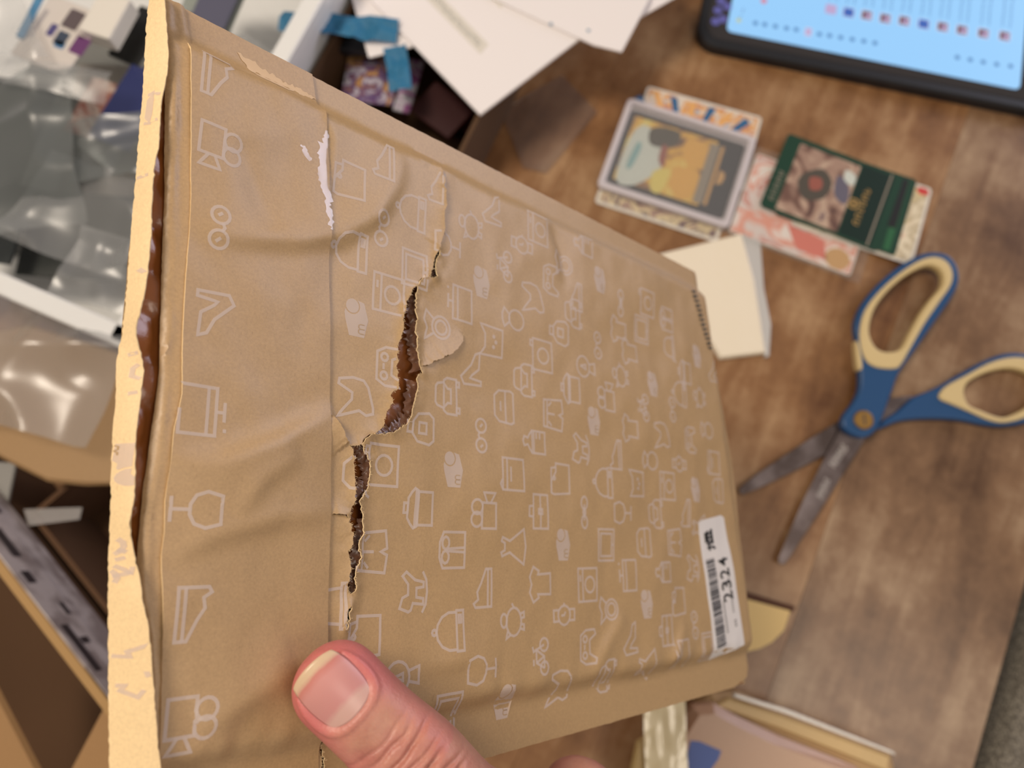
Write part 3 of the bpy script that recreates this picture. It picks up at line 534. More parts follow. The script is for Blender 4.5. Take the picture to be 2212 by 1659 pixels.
for k, x, y in [('folder', 750, 390), ('cloche', 755, 540), ('glasses', 822, 495), ('cloche', 885, 457), ('shoe', 826, 350), ('shoe', 942, 405), ('glass', 965, 531), ('tablet', 893, 583), ('washer', 836, 636), ('logo', 770, 688), ('gamepad', 833, 793), ('cat', 768, 860), ('pouch', 905, 925), ('car', 965, 855),
    ('suitcase', 988, 655), ('compact', 941, 706), ('logo', 1041, 610), ('pig', 1018, 490), ('heel', 1062, 452), ('bicycle', 1087, 573), ('watch', 1127, 530), ('washer', 1160, 495), ('cat', 1152, 645), ('ring', 1110, 690), ('catface', 1064, 738), ('camera', 1170, 768), ('pouch', 1208, 718), ('car', 1238, 676),
    ('gamepad', 1188, 603), ('compact', 1218, 570), ('logo', 1296, 605), ('heel', 1020, 795), ('car', 1133, 820), ('purse', 1089, 878), ('shorts', 1193, 895), ('pot', 1230, 840), ('mirror', 1265, 793), ('glasses', 1292, 746), ('pig', 1341, 813), ('shirt', 1336, 712), ('tablet', 1387, 712),
    ('bottle', 1153, 955), ('book', 1103, 1025), ('glasses', 1038, 941), ('logo', 978, 1015), ('camera', 822, 1005), ('pot', 900, 1098), ('camcorder', 1045, 1102), ('briefcase', 1161, 1105), ('folder', 1208, 1034), ('horse', 1251, 970), ('logo', 1282, 910), ('camcorder', 1310, 856), ('cloche', 1300, 1042), ('shoe', 1329, 982),
    ('shirt', 1358, 926), ('ring', 1404, 995), ('gift', 975, 1188), ('shorts', 800, 1192), ('horse', 890, 1280), ('folder', 786, 1375), ('cloche', 968, 1364), ('shoe', 1044, 1270), ('dress', 1108, 1181), ('logo', 1215, 1177), ('shirt', 1165, 1262), ('pig', 1109, 1343), ('watch', 1218, 1329), ('washer', 1268, 1263),
    ('tablet', 1308, 1177), ('chain', 1260, 1107), ('glass', 1343, 1108), ('car', 1416, 1110), ('purse', 1389, 1172), ('suitcase', 1352, 1243), ('compact', 1315, 1317), ('gamepad', 1268, 1398), ('bicycle', 1165, 1419), ('glass', 1039, 1446), ('logo', 1101, 1517), ('mirror', 868, 1462), ('tablet', 972, 1545), ('cat', 1218, 1487),
    ('car', 1313, 1462), ('heel', 1361, 1379), ('logo', 1395, 1305), ('bottle', 1429, 1236), ('shorts', 1455, 1172), ('briefcase', 1436, 1362), ('dress', 1397, 1438), ('folder', 1464, 1298), ('suitcase', 1467, 1415), ('glasses', 1499, 1350), ('horse', 1495, 1228), ('tablet', 1528, 1397), ('shoe', 1480, 1108), ('logo', 1500, 1058),
    ('washer', 1440, 1050), ('catface', 1375, 1045), ('watch', 1465, 1003), ('logo', 1409, 830), ('logo', 1504, 770), ('shirt', 1360, 760), ('bicycle', 1385, 880), ('glasses', 1450, 885), ('cat', 1427, 942), ('cloche', 1465, 850), ('gamepad', 1487, 950), ('pig', 1510, 860), ('hat', 1445, 750), ('camera', 1395, 655), ('chain', 1340, 655),
    ('bottle', 1260, 530), ('gift', 1438, 690), ('pot', 1475, 805), ('book', 1540, 1000), ('ring', 1525, 930), ('purse', 1550, 1060), ('heel', 1540, 800), ('hat', 766, 1022), ('hat', 720, 1310), ('shoe', 1245, 640), ('dress', 1510, 1140)]:
    icon(k, x, y, hf=HM)
for k, x, y in [('shoe', 465, 168), ('camcorder', 470, 322), ('glasses', 473, 492), ('heel', 462, 680), ('suitcase', 445, 888), ('glass', 420, 1101), ('shoe', 412, 1326), ('camcorder', 405, 1566)]: icon(k, x, y, 1, hf=HF, hh=0.3, sc=1.0)
for k, x, y in [('car', 312, 228), ('folder', 302, 420), ('ring', 283, 600), ('cat', 270, 800), ('logo', 262, 1000), ('bicycle', 262, 1215), ('shirt', 262, 1450)]: icon(k, x, y, 1, hf=HS, hh=-1.5, size=8.5)
# ------------------------------------------------------------------ address label on the mailer
lab_px = [(1506, 1130), (1512, 1124), (1556, 1113), (1562, 1119), (1604, 1392), (1543, 1428)]
LABM = M('label_paper', srgb(222, 216, 212), 0.5); BLK = M('black_ink', (0.012, 0.012, 0.014), 0.5); GRY = M('grey_ink', (0.22, 0.21, 0.2), 0.6)
def HLb(u, v): return HM(u, v) + 0.12
lp = envs(lab_px, -0.5); lab = sheet('label', [tuple(p) for p in lp], [], 2.0, HLb, LABM, mail, thick=0.08)
la, lb, lc, ldn = env(1506, 1130), env(1560, 1115), env(1604, 1392), env(1543, 1428)
def LP(s, t):   # s across (left to right), t down the label, mm-fraction
    return (la*(1-s) + lb*s)*(1-t) + (ldn*(1-s) + lc*s)*t
def lab_quads(name, rects, mat):
    V = []; Fc = []
    for s0, s1, t0, t1 in rects:
        K = max(1, int((t1-t0)*20)); b = len(V)
        for j in range(K+1):
            t = t0 + (t1-t0)*j/K
            for s in (s0, (s0+s1)/2, s1): V.append(LP(s, t))
        for j in range(K):
            for i in range(2): a = b + j*3 + i; Fc.append((a+3, a+4, a+1, a))
    V = np.array(V); h = HM(V[:, 0].copy(), V[:, 1].copy()) + 0.3; return mesh(name, np.c_[V, h], Fc, mat, lab)
bars = []; t = 0.285
while t < 0.93:
    wv = random.choice([.0035, .0035, .007, .0105]); bars.append((0.13, 0.42, t, t+wv)); t += wv + random.choice([.0035, .005, .008])
lab_quads('barcode', bars, BLK)
marks = [(0.2, 0.5, 0.09, 0.105), (0.2, 0.5, 0.12, 0.135), (0.2, 0.5, 0.15, 0.16), (0.28, 0.34, 0.075, 0.17), (0.42, 0.5, 0.07, 0.175), (0.24, 0.5, 0.195, 0.207), (0.3, 0.36, 0.18, 0.225), (0.2, 0.26, 0.085, 0.15), (0.44, 0.54, 0.21, 0.222), (0.24, 0.5, 0.168, 0.18)]
lab_quads('stamp_mark', marks, BLK)
lab_quads('small_print', [(0.5, 0.54, 0.62+i*.022, 0.635+i*.022) for i in range(11)] + [(0.8, 0.84, 0.46+i*.02, 0.472+i*.02) for i in range(14)] + [(0.8, 0.87, 0.79+i*.02, 0.80+i*.02) for i in range(3)], GRY)
for i, chx in enumerate('2324'):
    tv, tf = text_mesh(chx, 1.0); tv = np.array(tv); tv[:, 0] -= tv[:, 0].min(); tv[:, 0] /= tv[:, 0].max()
    q = np.array([LP(0.87 - 0.33*(y/0.7), 0.635 - 0.088*i - 0.066*x) for x, y in tv]); hh = HM(q[:, 0].copy(), q[:, 1].copy()) + 0.3
    mesh('digit_print', np.c_[q, hh], tf, BLK, lab)
st = []   # short stamped lettering near the right edge of the mailer
for i in range(13):
    a = env(1490 + i*2.9, 632 + i*10.2, -1); V = [(a[0], a[1]), (a[0]+3.4, a[1]+.5), (a[0]+3.4, a[1]+1.5), (a[0], a[1]+.8)]; st.append(V)
    if i % 2: st.append([(a[0]+.6, a[1]-.5), (a[0]+1.2, a[1]-.5), (a[0]+1.2, a[1]+1.2), (a[0]+.6, a[1]+1.2)])
V = np.array([p for s in st for p in s]); h = HM(V[:, 0].copy(), V[:, 1].copy()) + 0.25
mesh('stamped_print', np.c_[V, h], [[4*i+j for j in range(4)] for i in range(len(st))], M('faded_ink', (0.06, 0.055, 0.04), 0.6), front)

# ------------------------------------------------------------------ THE HAND (one continuous body)
def depth_at(px, py, h): r = ray(px, py); return (NN @ (AO - C0) + h) / (NN @ r)
def EP(px, py, h): return np.array([*env(px, py, h), h])
def RP(px, r, py, h): return r * depth_at(px, py, h) / F
SK = bpy.data.materials.new('skin'); SK.use_nodes = True; b_ = P_(SK); b_.inputs['Roughness'].default_value = 0.47
b_.inputs['Subsurface Weight'].default_value = 0.25; b_.inputs['Subsurface Radius'].default_value = (0.004, 0.0015, 0.0008); b_.inputs['Subsurface Scale'].default_value = 0.6
_n = tex(SK, 'ShaderNodeTexNoise', 95, Detail=5.0, Roughness=0.6)
_r = ramp(SK, _n.outputs[0], [(0.3, srgb(172, 112, 98)), (0.5, srgb(190, 136, 116)), (0.72, srgb(200, 150, 126))])
_at = nd(SK, 'ShaderNodeAttribute'); _at.attribute_name = 'flush'
_mx = nd(SK, 'ShaderNodeMix'); _mx.data_type = 'RGBA'; _mx.inputs[7].default_value = (*srgb(204, 112, 112), 1)
lk(SK, _at.outputs['Fac'], _mx.inputs[0]); lk(SK, _r.outputs[0], _mx.inputs[6]); lk(SK, _mx.outputs[2], b_.inputs['Base Color'])
_v = tex(SK, 'ShaderNodeTexVoronoi', 1500, vec_scale=(1, 1, 1)); bump(SK, _v.outputs['Distance'], 0.16, 0.0003)
T0 = EP(733, 1486, 8.6); T1 = EP(903, 1652, 15.5); T2 = EP(1082, 1830, 21); 
r0 = RP(733, 98, 1486, 8.6); r1 = RP(903, 107, 1652, 15.5); r2 = RP(1082, 112, 1830, 21)
AX = _unit(T0 - T1); cam_uvh = np.array([(C0 - AO) @ D1, (C0 - AO) @ D2, (C0 - AO) @ NN])
tc = _unit(cam_uvh - T0); DR = _unit(tc - AX*(tc @ AX)); LT = np.cross(DR, AX)
DR = _unit(DR*math.cos(0.16) + LT*math.sin(0.16)*(1 if LT @ np.array([-1, -1, 0]) > 0 else -1)); LT = np.cross(DR, AX)
def tube(pts, D, n=32, p=2.2):
    """closed tube with rounded ends; pts: (centre, half width, half thickness)"""
    P = []
    c0, w0, t0 = pts[0]; c1, w1, t1 = pts[-1]; a0 = _unit(pts[0][0]-pts[1][0]); a1 = _unit(pts[-1][0]-pts[-2][0])
    for f in (0.97, 0.88, 0.72, 0.5, 0.25): P.append((c0 + a0*w0*f, w0*math.sqrt(1-f**2.3), t0*math.sqrt(1-f**2.3)))
    dense = []
    for i in range(len(pts)-1):
        for k in range(8):
            t = k/8; A, B = pts[i], pts[i+1]; pa, pb = pts[max(i-1, 0)], pts[min(i+2, len(pts)-1)]
            cr = lambda a, b, c, d: 0.5*((2*b)+(c-a)*t+(2*a-5*b+4*c-d)*t*t+(3*b-a-3*c+d)*t**3)
            dense.append((cr(pa[0], A[0], B[0], pb[0]), cr(pa[1], A[1], B[1], pb[1]), cr(pa[2], A[2], B[2], pb[2])))
    P += dense + [pts[-1]]
    for f in (0.25, 0.5, 0.72, 0.88, 0.97): P.append((c1 + a1*w1*f, w1*math.sqrt(1-f*f), t1*math.sqrt(1-f*f)))
    V = []; Fc = []; N = len(P)
    for i, (c, w_, t_) in enumerate(P):
        a = _unit(P[max(i-1, 0)][0] - P[min(i+1, N-1)][0]); d = _unit(D - a*(D @ a)); l = np.cross(d, a)
        for k in range(n):
            q = 2*math.pi*k/n; cx, sy = math.cos(q), math.sin(q); m = (abs(cx)**p + abs(sy)**p)**(-1/p); V.append(c + l*w_*cx*m + d*t_*sy*m)
    for i in range(N-1):
        for k in range(n): Fc.append((i*n+k, i*n+(k+1) % n, (i+1)*n+(k+1) % n, (i+1)*n+k))
    Fc += [tuple(range(n))[::-1], tuple((N-1)*n+k for k in range(n))]; return V, Fc
A_ = np.array
mcp = T2 + _unit(T2-T1)*6
WR = A_([105., -175., 8.]); 
chains = [([(T0, r0, r0*0.86), (T0*0.5+T1*0.5, r0*1.0, r0*0.92), (T1, r1, r1*0.98), (T1*0.5+T2*0.5, r1*0.98, r1), (T2, r2*1.04, r2*1.1), (A_([58, -116, 12.]), 16, 17), (A_([80, -148, 6.]), 20, 18)], DR)]
FG = [([(-30, -30, -16.5), (-26, -50, -17.5), (-14, -78, -20), (6, -106, -20)], 8.2), ([(-10, -22, -16.8), (-7, -46, -18.5), (3, -79, -23), (24, -110, -20)], 8.6),
      ([(10, -28, -16.8), (12, -52, -18.5), (19, -82, -23), (42, -116, -18)], 8.3), ([(27, -42, -16), (29, -60, -17.5), (35, -86, -20), (58, -120, -14)], 7.3)]
for P, r in FG:
    P = [A_(p, float) for p in P]
    chains.append(([(P[0], r*0.86, r*0.8), (P[1], r*0.98, r*.92), (P[2], r*1.08, r*1.05), (P[3], r*1.25, r*1.3), (P[3]*0.45 + WR*0.55, r*1.5, r*1.7)], A_([0, 0, 1.])))
_bp = env(1252, 1712, -4)
chains.append(([(A_([_bp[0], _bp[1], -4.]), RP(1252, 72, 1712, -4), 11), (A_([66, -122, -6.]), 20, 14), (A_([70, -140, -4]), 24, 16)], A_([0, 0, 1.])))
chains.append(([(A_([44, -116, -12.]), 26, 13), (A_([66, -138, -6.]), 32, 17), (WR, 26, 19), (WR + A_([26, -42, 4]), 25, 19), (WR + A_([60, -100, 8]), 30, 24)], A_([0.2, 0, 1.])))
V = []; Fc = []
for pts, D in chains: a, b = tube(pts, D); Fc += [[i + len(V) for i in f] for f in b]; V += a
tmp = mesh('hand_tmp', V, Fc, SK); rm = tmp.modifiers.new('r', 'REMESH'); rm.mode = 'VOXEL'; rm.voxel_size = 0.5*MM; rm.use_smooth_shade = True
sm = tmp.modifiers.new('s', 'SMOOTH'); sm.iterations = 20; sm.factor = 0.6
bpy.context.view_layer.update(); me = bpy.data.meshes.new_from_object(tmp.evaluated_get(bpy.context.evaluated_depsgraph_get())); bpy.data.objects.remove(tmp)
me.name = 'person'; N = len(me.vertices); X = np.zeros(N*3); me.vertices.foreach_get('co', X); X = X.reshape(-1, 3)/MM
NR = np.zeros(N*3); me.vertices.foreach_get('normal', NR); NR = NR.reshape(-1, 3)
q = X - T0; s = q @ AX; l = q @ LT; d = q @ DR; tl = np.linalg.norm(T1-T0)      # s: + towards the tip, -tl at the joint
on = (d > -0.4*r0).astype(float) * (s > -tl*2.2)
NS0, NS1, NW = -4.3, r0*0.97, r0*0.72      # nail: root, free edge, half width (arc)
ang = np.arctan2(l, d + r0*0.15)*r0
e = (np.abs(ang)/NW)**3.2 + (np.abs((s-(NS0+NS1)/2)/((NS1-NS0)/2)))**3.2; e = e**(1/3.2)   # 1 on the nail's outline
dorsal = (d > 0)
disp = np.zeros(N)
disp += np.where(dorsal, -0.75*(1-sstep((e-0.86)/0.16)), 0)
fold = np.exp(-((e-1.12)/0.10)**2)*np.where(s < NS1*0.62, 1, 0.15)
disp += np.where(dorsal, 0.42*fold, 0)
disp += np.where(dorsal, 0.25*np.exp(-((s-NS0+3.2)/1.6)**2)*np.exp(-(ang/6)**2), 0)
for k, (s0, am, wd, cv) in enumerate([(-13.5, .28, .5, .010), (-16.2, .42, .55, .004), (-18.6, .34, .45, -.012), (-20.8, .62, .65, -.006), (-23.4, .40, .5, -.022), (-25.8, .66, .7, -.016), (-28.6, .36, .5, .010), (-31.5, .28, .5, .014), (-11.4, .15, .4, .012)]):
    ss = s - s0 - cv*l*l - 0.9*vnoise(l/3.5, s*0 + k*3.1, 80) ; disp -= np.where(d > -1, 2.7*am*np.exp(-(ss/(wd*0.85))**2)*np.exp(-((l + 1.2*math.sin(k*2.1))/(5.2 + (k % 3)))**4), 0)
disp += np.where(s < -8, 0.45*np.exp(-((s+21)/6.5)**2)*np.clip(d/r0, 0, 1), 0)
disp += 0.05*vnoise(l/0.8, s/1.6, 90)*(s < NS0-1)
X2 = X + NR*disp[:, None]
me.vertices.foreach_set('co', (X2*MM).ravel())
at = me.attributes.new('flush', 'FLOAT', 'POINT')
fl_ = np.clip(0.6*sstep((s+9)/12) + 0.14 + 0.3*np.exp(-((np.abs(l)-r0*0.85)/2.5)**2)*(s > -22) - 0.25*np.exp(-((s-NS0+4)/2.5)**2)*np.exp(-(l/5)**2), 0, 0.85)
at.data.foreach_set('value', fl_)
me.materials.clear(); me.materials.append(SK); me.update()
hand = bpy.data.objects.new('person', me); link(hand); hand.matrix_world = MAILM
tag(hand, 'bare hand pinching the torn mailer, thumb with trimmed nail on its front', 'person')
# thumbnail plate
V = []; Fc = []; ni, nj = 26, 22; UV = []
for i in range(ni+1):
    for j in range(nj+1):
        a = -1 + 2*i/ni; b = -1 + 2*j/nj
        x = a*math.sqrt(1 - b*b/2)*0.62 + a*0.38; y = b*math.sqrt(1 - a*a/2)*0.62 + b*0.38     # squircle
        x *= 1.0; sv = (NS0+NS1)/2 + y*(NS1-NS0)/2*1.0; an = x*NW*0.985/r0
        rr = r0*0.90; ct = DR*(rr*math.cos(an) - rr*0.15*0 + 0) + LT*rr*math.sin(an)*1.04
        flat = -0.10*r0 - 1.25*max(0, (sv-1.5)/NS1)**2 - 0.25*(1-abs(math.cos(an)))
        V.append(T0 + AX*sv + ct + DR*(flat + 0.20)); UV.append((x*0.5+0.5, y*0.5+0.5))
for i in range(ni):
    for j in range(nj): p = i*(nj+1)+j; Fc.append((p, p+nj+1, p+nj+2, p+1))
NA = bpy.data.materials.new('nail'); NA.use_nodes = True; b_ = P_(NA); b_.inputs['Roughness'].default_value = 0.33; b_.inputs['Subsurface Weight'].default_value = 0.15; b_.inputs['Subsurface Radius'].default_value = (0.003, 0.001, 0.001)
uvn = nd(NA, 'ShaderNodeUVMap'); sx = nd(NA, 'ShaderNodeSeparateXYZ'); lk(NA, uvn.outputs[0], sx.inputs[0])
_w = nd(NA, 'ShaderNodeTexNoise', Scale=5.0); lk(NA, uvn.outputs[0], _w.inputs['Vector'])
ab = nd(NA, 'ShaderNodeMath'); ab.operation = 'SUBTRACT'; ab.inputs[1].default_value = 0.5; lk(NA, sx.outputs[0], ab.inputs[0])
sq = nd(NA, 'ShaderNodeMath'); sq.operation = 'MULTIPLY'; lk(NA, ab.outputs[0], sq.inputs[0]); lk(NA, ab.outputs[0], sq.inputs[1])
ma = nd(NA, 'ShaderNodeMath'); ma.operation = 'MULTIPLY_ADD'; ma.inputs[1].default_value = 0.34; lk(NA, sq.outputs[0], ma.inputs[0]); lk(NA, sx.outputs[1], ma.inputs[2])
m3 = nd(NA, 'ShaderNodeMath'); m3.operation = 'MULTIPLY_ADD'; m3.inputs[1].default_value = 0.06; lk(NA, _w.outputs[0], m3.inputs[0]); lk(NA, ma.outputs[0], m3.inputs[2])
_r = ramp(NA, m3.outputs[0], [(0.10, srgb(204, 164, 154)), (0.24, srgb(206, 166, 156)), (0.34, srgb(200, 140, 136)), (0.75, srgb(206, 146, 140)), (0.86, srgb(200, 128, 118)), (0.90, srgb(206, 166, 142)), (0.94, srgb(212, 184, 152))]); lk(NA, _r.outputs[0], b_.inputs['Base Color'])
nl = mesh('nail', V, Fc, NA, hand, True, uv=UV); s_ = nl.modifiers.new('t', 'SOLIDIFY'); s_.thickness = 0.35*MM; s_.offset = -1


# ================================================================== THINGS ON THE TABLE
def tp3(px, py, h): return tab(px, py, h)
def thing_px(name, label, cat, q, h0, hz, group=None):
    """an Empty at the centre of the rectangle seen at pixel corners q (height hz), base at height h0"""
    c, a, w_, d_ = rect_of(q, hz); o = thing(name, label, cat, (c[0], c[1], TZ + h0), a, group); return o, c, a, w_, d_
def blob_art(name, cols, scale, seed, rough=0.3, coat=0.4, dist=2.5):
    m = M(name, (0.5, 0.5, 0.5), rough, coat=coat, coatr=0.1)
    t = tex(m, 'ShaderNodeTexNoise', scale, Detail=2.5, Distortion=dist); m.node_tree.nodes['Mapping'].inputs['Location'].default_value = (seed, seed*1.7, seed*.3)
    r = ramp(m, t.outputs[0], [(0.25 + 0.5*i/(len(cols)-1), srgb(*c)) for i, c in enumerate(cols)]); r.color_ramp.interpolation = 'EASE'
    lk(m, r.outputs[0], P_(m).inputs['Base Color']); return m
def flatq(name, P, z, mat, parent, t=0.05): return prism(name, P, z, z + t, mat, parent)
INK_D = M('dark_card_ink', srgb(52, 50, 58), 0.35, coat=0.3); GOLD = M('gold_print', srgb(186, 150, 90), 0.35); LGREY = M('grey_holder_plastic', srgb(206, 198, 202), 0.25, coat=0.5)
# ---- scissors
SO = tab(1855, 911, 6)
sci = thing('scissors', 'open scissors with blue and cream handles lying on the table', 'scissors', (SO[0], SO[1], TZ))
def sp(pts, h=6, n=5): return catmull([ (tab(1500 + x/2.212, 500 + y/2.212, h) - SO)[:2] for x, y in pts], n)
def spl(pts, h=6): return [tuple((tab(1500 + x/2.212, 500 + y/2.212, h) - SO)[:2]) for x, y in pts]
def rev(P): return P[::-1]
curve_solid('blade', [spl([(690, 905), (560, 985), (460, 1050), (300, 1158), (225, 1215), (213, 1240), (228, 1258), (300, 1230), (480, 1143), (650, 1052), (800, 965), (890, 920), (1060, 800), (1040, 785), (905, 800), (800, 850)], 3.5)], 2.2, 4.0, 0.3, STEEL, sci)
bl = curve_solid('blade', [spl([(712, 935), (690, 950), (640, 1045), (520, 1280), (400, 1560), (400, 1585), (425, 1590), (450, 1560), (600, 1330), (720, 1140), (810, 995), (830, 960), (780, 930)], 5)], 4.2, 6.0, 0.3, STEEL, sci)
LET = M('etched_lettering', srgb(206, 200, 196), 0.5)
ex = (tab(1500 + 430/2.212, 500 + 1580/2.212, 6) - tab(1500 + 760/2.212, 500 + 960/2.212, 6))[:2]; ea = math.atan2(-ex[1], -ex[0])
for body, t0, sz in (('TITANIUM', 0.56, 4.2), ('SCISSORS', 0.30, 5.2)):
    pass
def squiggle_line(name, p0, p1, wdt, n, mat, parent, z):
    """a run of small unreadable letters, as in the photograph"""
    V = []; Fc = []; p0, p1 = np.array(p0), np.array(p1); d = _unit(p1-p0); nn = np.array([-d[1], d[0]]); L = np.linalg.norm(p1-p0)
    for i in range(n):
        x0 = L*i/n; ww = L/n*0.62
        for a, b, c_, e_ in ((0, .25, 0, 1), (.75, 1, 0, random.choice([.6, 1])), (0, 1, random.choice([0, .8]), None)):
            if e_ is None: P = [(x0, c_*wdt), (x0+ww, c_*wdt), (x0+ww, c_*wdt+.2*wdt), (x0, c_*wdt+.2*wdt)]
            else: P = [(x0+a*ww, 0), (x0+b*ww, 0), (x0+b*ww, wdt*e_), (x0+a*ww, wdt*e_)]
            b0 = len(V); V += [(*(p0 + d*x + nn*(y-wdt/2)), z) for x, y in P]; Fc.append((b0, b0+1, b0+2, b0+3))
    return mesh(name, V, Fc, mat, parent)
def zp(x, y, h=6): return (tab(1500 + x/2.212, 500 + y/2.212, h) - SO)[:2]
squiggle_line('blade_lettering', zp(655, 1120), zp(725, 1020), 5.0, 7, LET, bl, 6.08)
squiggle_line('blade_lettering', zp(595, 1270), zp(640, 1180), 4.2, 7, LET, bl, 6.08)
ho = sp([(768, 520), (760, 440), (795, 350), (870, 258), (960, 180), (1060, 122), (1135, 107), (1205, 125), (1245, 180), (1250, 250), (1215, 325), (1160, 405), (1090, 505), (1020, 605), (965, 685), (935, 765), (905, 845), (872, 930), (830, 978), (785, 988), (728, 965), (698, 928), (706, 880), (750, 820), (778, 760), (783, 690), (775, 600)], 9)
hA = sp([(803, 470), (835, 372), (900, 285), (990, 208), (1090, 158), (1155, 165), (1192, 212), (1182, 272), (1130, 335), (1080, 405), (1030, 495), (988, 572), (930, 596), (865, 588), (825, 545)], 9)
curve_solid('handle', [ho, rev(hA)], 5.0, 12.5, 1.6, BLUEP, sci)
cA = sp([(783, 452), (813, 368), (885, 280), (970, 206), (1060, 148), (1132, 128), (1192, 148), (1222, 200), (1215, 262), (1163, 340), (1093, 442), (1025, 560), (978, 640), (945, 662), (860, 655), (808, 620), (782, 540)], 10)
cAh = sp([(825, 470), (850, 378), (912, 293), (1000, 218), (1092, 172), (1150, 180), (1178, 217), (1170, 270), (1120, 330), (1070, 400), (1020, 490), (980, 562), (930, 582), (872, 572), (838, 532)], 10)
curve_solid('grip_lining', [cA, rev(cAh)], 6.0, 13.6, 1.5, CREAM, sci)
curve_solid('grip_lining', [sp([(764, 530), (776, 540), (790, 600), (795, 655), (778, 662), (768, 600)], 10)], 5.5, 12.7, 0.8, CREAM, sci)
ho = sp([(862, 948), (900, 905), (960, 865), (1010, 820), (1050, 790), (1150, 748), (1250, 690), (1380, 620), (1480, 586), (1575, 588), (1680, 622), (1740, 690), (1738, 780), (1690, 858), (1590, 912), (1480, 932), (1380, 926), (1250, 902), (1100, 897), (980, 908), (905, 935)], 5)
hB = sp([(1262, 770), (1290, 715), (1375, 668), (1470, 645), (1550, 650), (1625, 680), (1668, 730), (1665, 785), (1600, 850), (1500, 898), (1435, 900), (1340, 866), (1285, 830)], 5)
curve_solid('handle', [ho, rev(hB)], 0.3, 7.2, 1.6, BLUEP, sci)
cB = sp([(1160, 785), (1195, 742), (1290, 690), (1395, 634), (1490, 606), (1575, 608), (1665, 640), (1712, 695), (1710, 775), (1665, 840), (1580, 890), (1480, 916), (1400, 905), (1300, 862), (1220, 828), (1172, 808)], 6)
cBh = sp([(1280, 770), (1302, 722), (1380, 680), (1470, 658), (1540, 663), (1605, 690), (1644, 732), (1640, 780), (1590, 838), (1500, 884), (1440, 888), (1352, 855), (1300, 828)], 6)
curve_solid('grip_lining', [cB, rev(cBh)], 1.0, 8.6, 1.5, CREAM, sci)
sw = prism('pivot_screw', circ(0, 0, 6.4, n=24), 12.5, 14.2, BRASS, sci, 0.7)
prism('slot', rrect(1.1, 7, c=(0, 0)), 14.2, 14.26, INK_D, sw)
# ---- tablet computer
tb0 = tab(1500, 92, 9); tb1 = tab(2212, 236, 9); tdir = _unit((tb1 - tb0)[:2]); tan_ = math.atan2(tdir[1], tdir[0])
t = thing('tablet_computer', 'black cased tablet with a light blue screen, top right', 'tablet', (tb0[0], tb0[1], TZ), tan_)
TW, TD = 270, 200
prism('case', rrect(TW, TD, 17, 6, (TW/2, TD/2)), 0.2, 9.5, BLACK, t, 1.5)
GLS = M('dark_glass', srgb(48, 44, 46), 0.12, coat=0.6, coatr=0.05); gl = prism('glass_front', rrect(TW-13, TD-13, 12, 6, (TW/2, TD/2)), 9.5, 9.8, GLS, t)
def tl_(px, py): return loc2d(tb0, tan_, px, py, 10)
s0 = tl_(1569, 67); SCR = emit('screen_blue', srgb(150, 202, 246), 1.25)
sx1 = tl_(2205, 172)[0]
sc = prism('screen', rrect(sx1 - s0[0], 168, 4, 3, ((s0[0]+sx1)/2, s0[1] + 84)), 9.85, 9.95, SCR, t)
def q_at(name, px, py, w_, d_, mat, par=sc, rr=0, z=10.0):
    c = tl_(px, py); return prism(name, rrect(w_, d_, rr, 2, c), z, z + .05, mat, par)
EB_, EW, EP2, EBl, EG = emit('thumb_brown', srgb(108, 60, 62), .9), emit('thumb_white', srgb(236, 226, 246), 1), emit('thumb_pink', srgb(206, 180, 222), 1), emit('thumb_blue', srgb(70, 112, 200), .95), emit('screen_text', srgb(92, 136, 178), .9)
for i, (x, y, k) in enumerate([(1795, 20, 2), (1833, 27, 1), (1872, 33, 0), (1912, 40, 0), (1953, 45, 0), (1995, 52, 1), (2036, 58, 0), (2078, 65, 0), (2124, 72, 0), (2170, 78, 0)]):
    a = q_at('app_thumbnail', x, y, 8.4, 8.4, EW if k != 2 else EP2, rr=1)
    c = tl_(x, y)
    if k == 0: prism('picture', rrect(6.8, 6.8, 0, 1, c), 10.06, 10.1, EB_, a) if False else prism('picture', rrect(6.8, 6.8, 0, 1, c), 10.06, 10.1, EB_, sc); prism('picture', circ(c[0]+1.0, c[1]-.4, 2.1, n=10), 10.11, 10.14, EP2, sc)
    elif k == 1: prism('picture', rrect(7.4, 7.4, 0, 1, c), 10.06, 10.1, EBl, sc)
    for dx in (-2.2, 3.2): squiggle_line('screen_text', (c[0]+dx, c[1]+8), (c[0]+dx, c[1]+70), 1.7, 34, EG, sc, 10.02)
for x, y in [(1632, 50), (1652, 53), (1675, 57), (1699, 61), (1720, 64), (1770, 74), (1792, 77), (1816, 81), (1841, 85), (1866, 89), (1890, 93), (2068, 124), (2096, 129), (2124, 134), (2153, 139), (2183, 143)]:
    c = tl_(x, y); prism('screen_button', circ(*c, 1.9, n=10), 10.0, 10.04, emit('b', srgb(98, 150, 206), .9) if x == 1632 else bpy.data.materials['b'], sc)
q_at('screen_button', 1746, 69, 5, 7, EW); q_at('screen_button', 1746, 69, 3.8, 5.8, EP2, z=10.07)
c = tl_(1596, 44); prism('screen_button', circ(*c, 1.8, n=10), 10.0, 10.04, emit('thumb_yellow', srgb(214, 220, 150), 1), sc); c2 = tl_(1612, 2); squiggle_line('screen_text', c, c2, 0.7, 1, GLS, sc, 10.02)
c = tl_(1650, 2); prism('screen_button', circ(*c, 2.4, n=10), 10.0, 10.04, emit('thumb_red', srgb(232, 140, 160), 1), sc)
for x, y in ((1546, 46), (1562, 41), (1551, 22), (1572, 14), (1558, 2)): c = tl_(x, y); prism('side_icon', circ(*c, 3.4, n=14), 9.85, 9.95, emit('side_lilac', srgb(112, 108, 178), .8) if x == 1546 else bpy.data.materials['side_lilac'], gl)
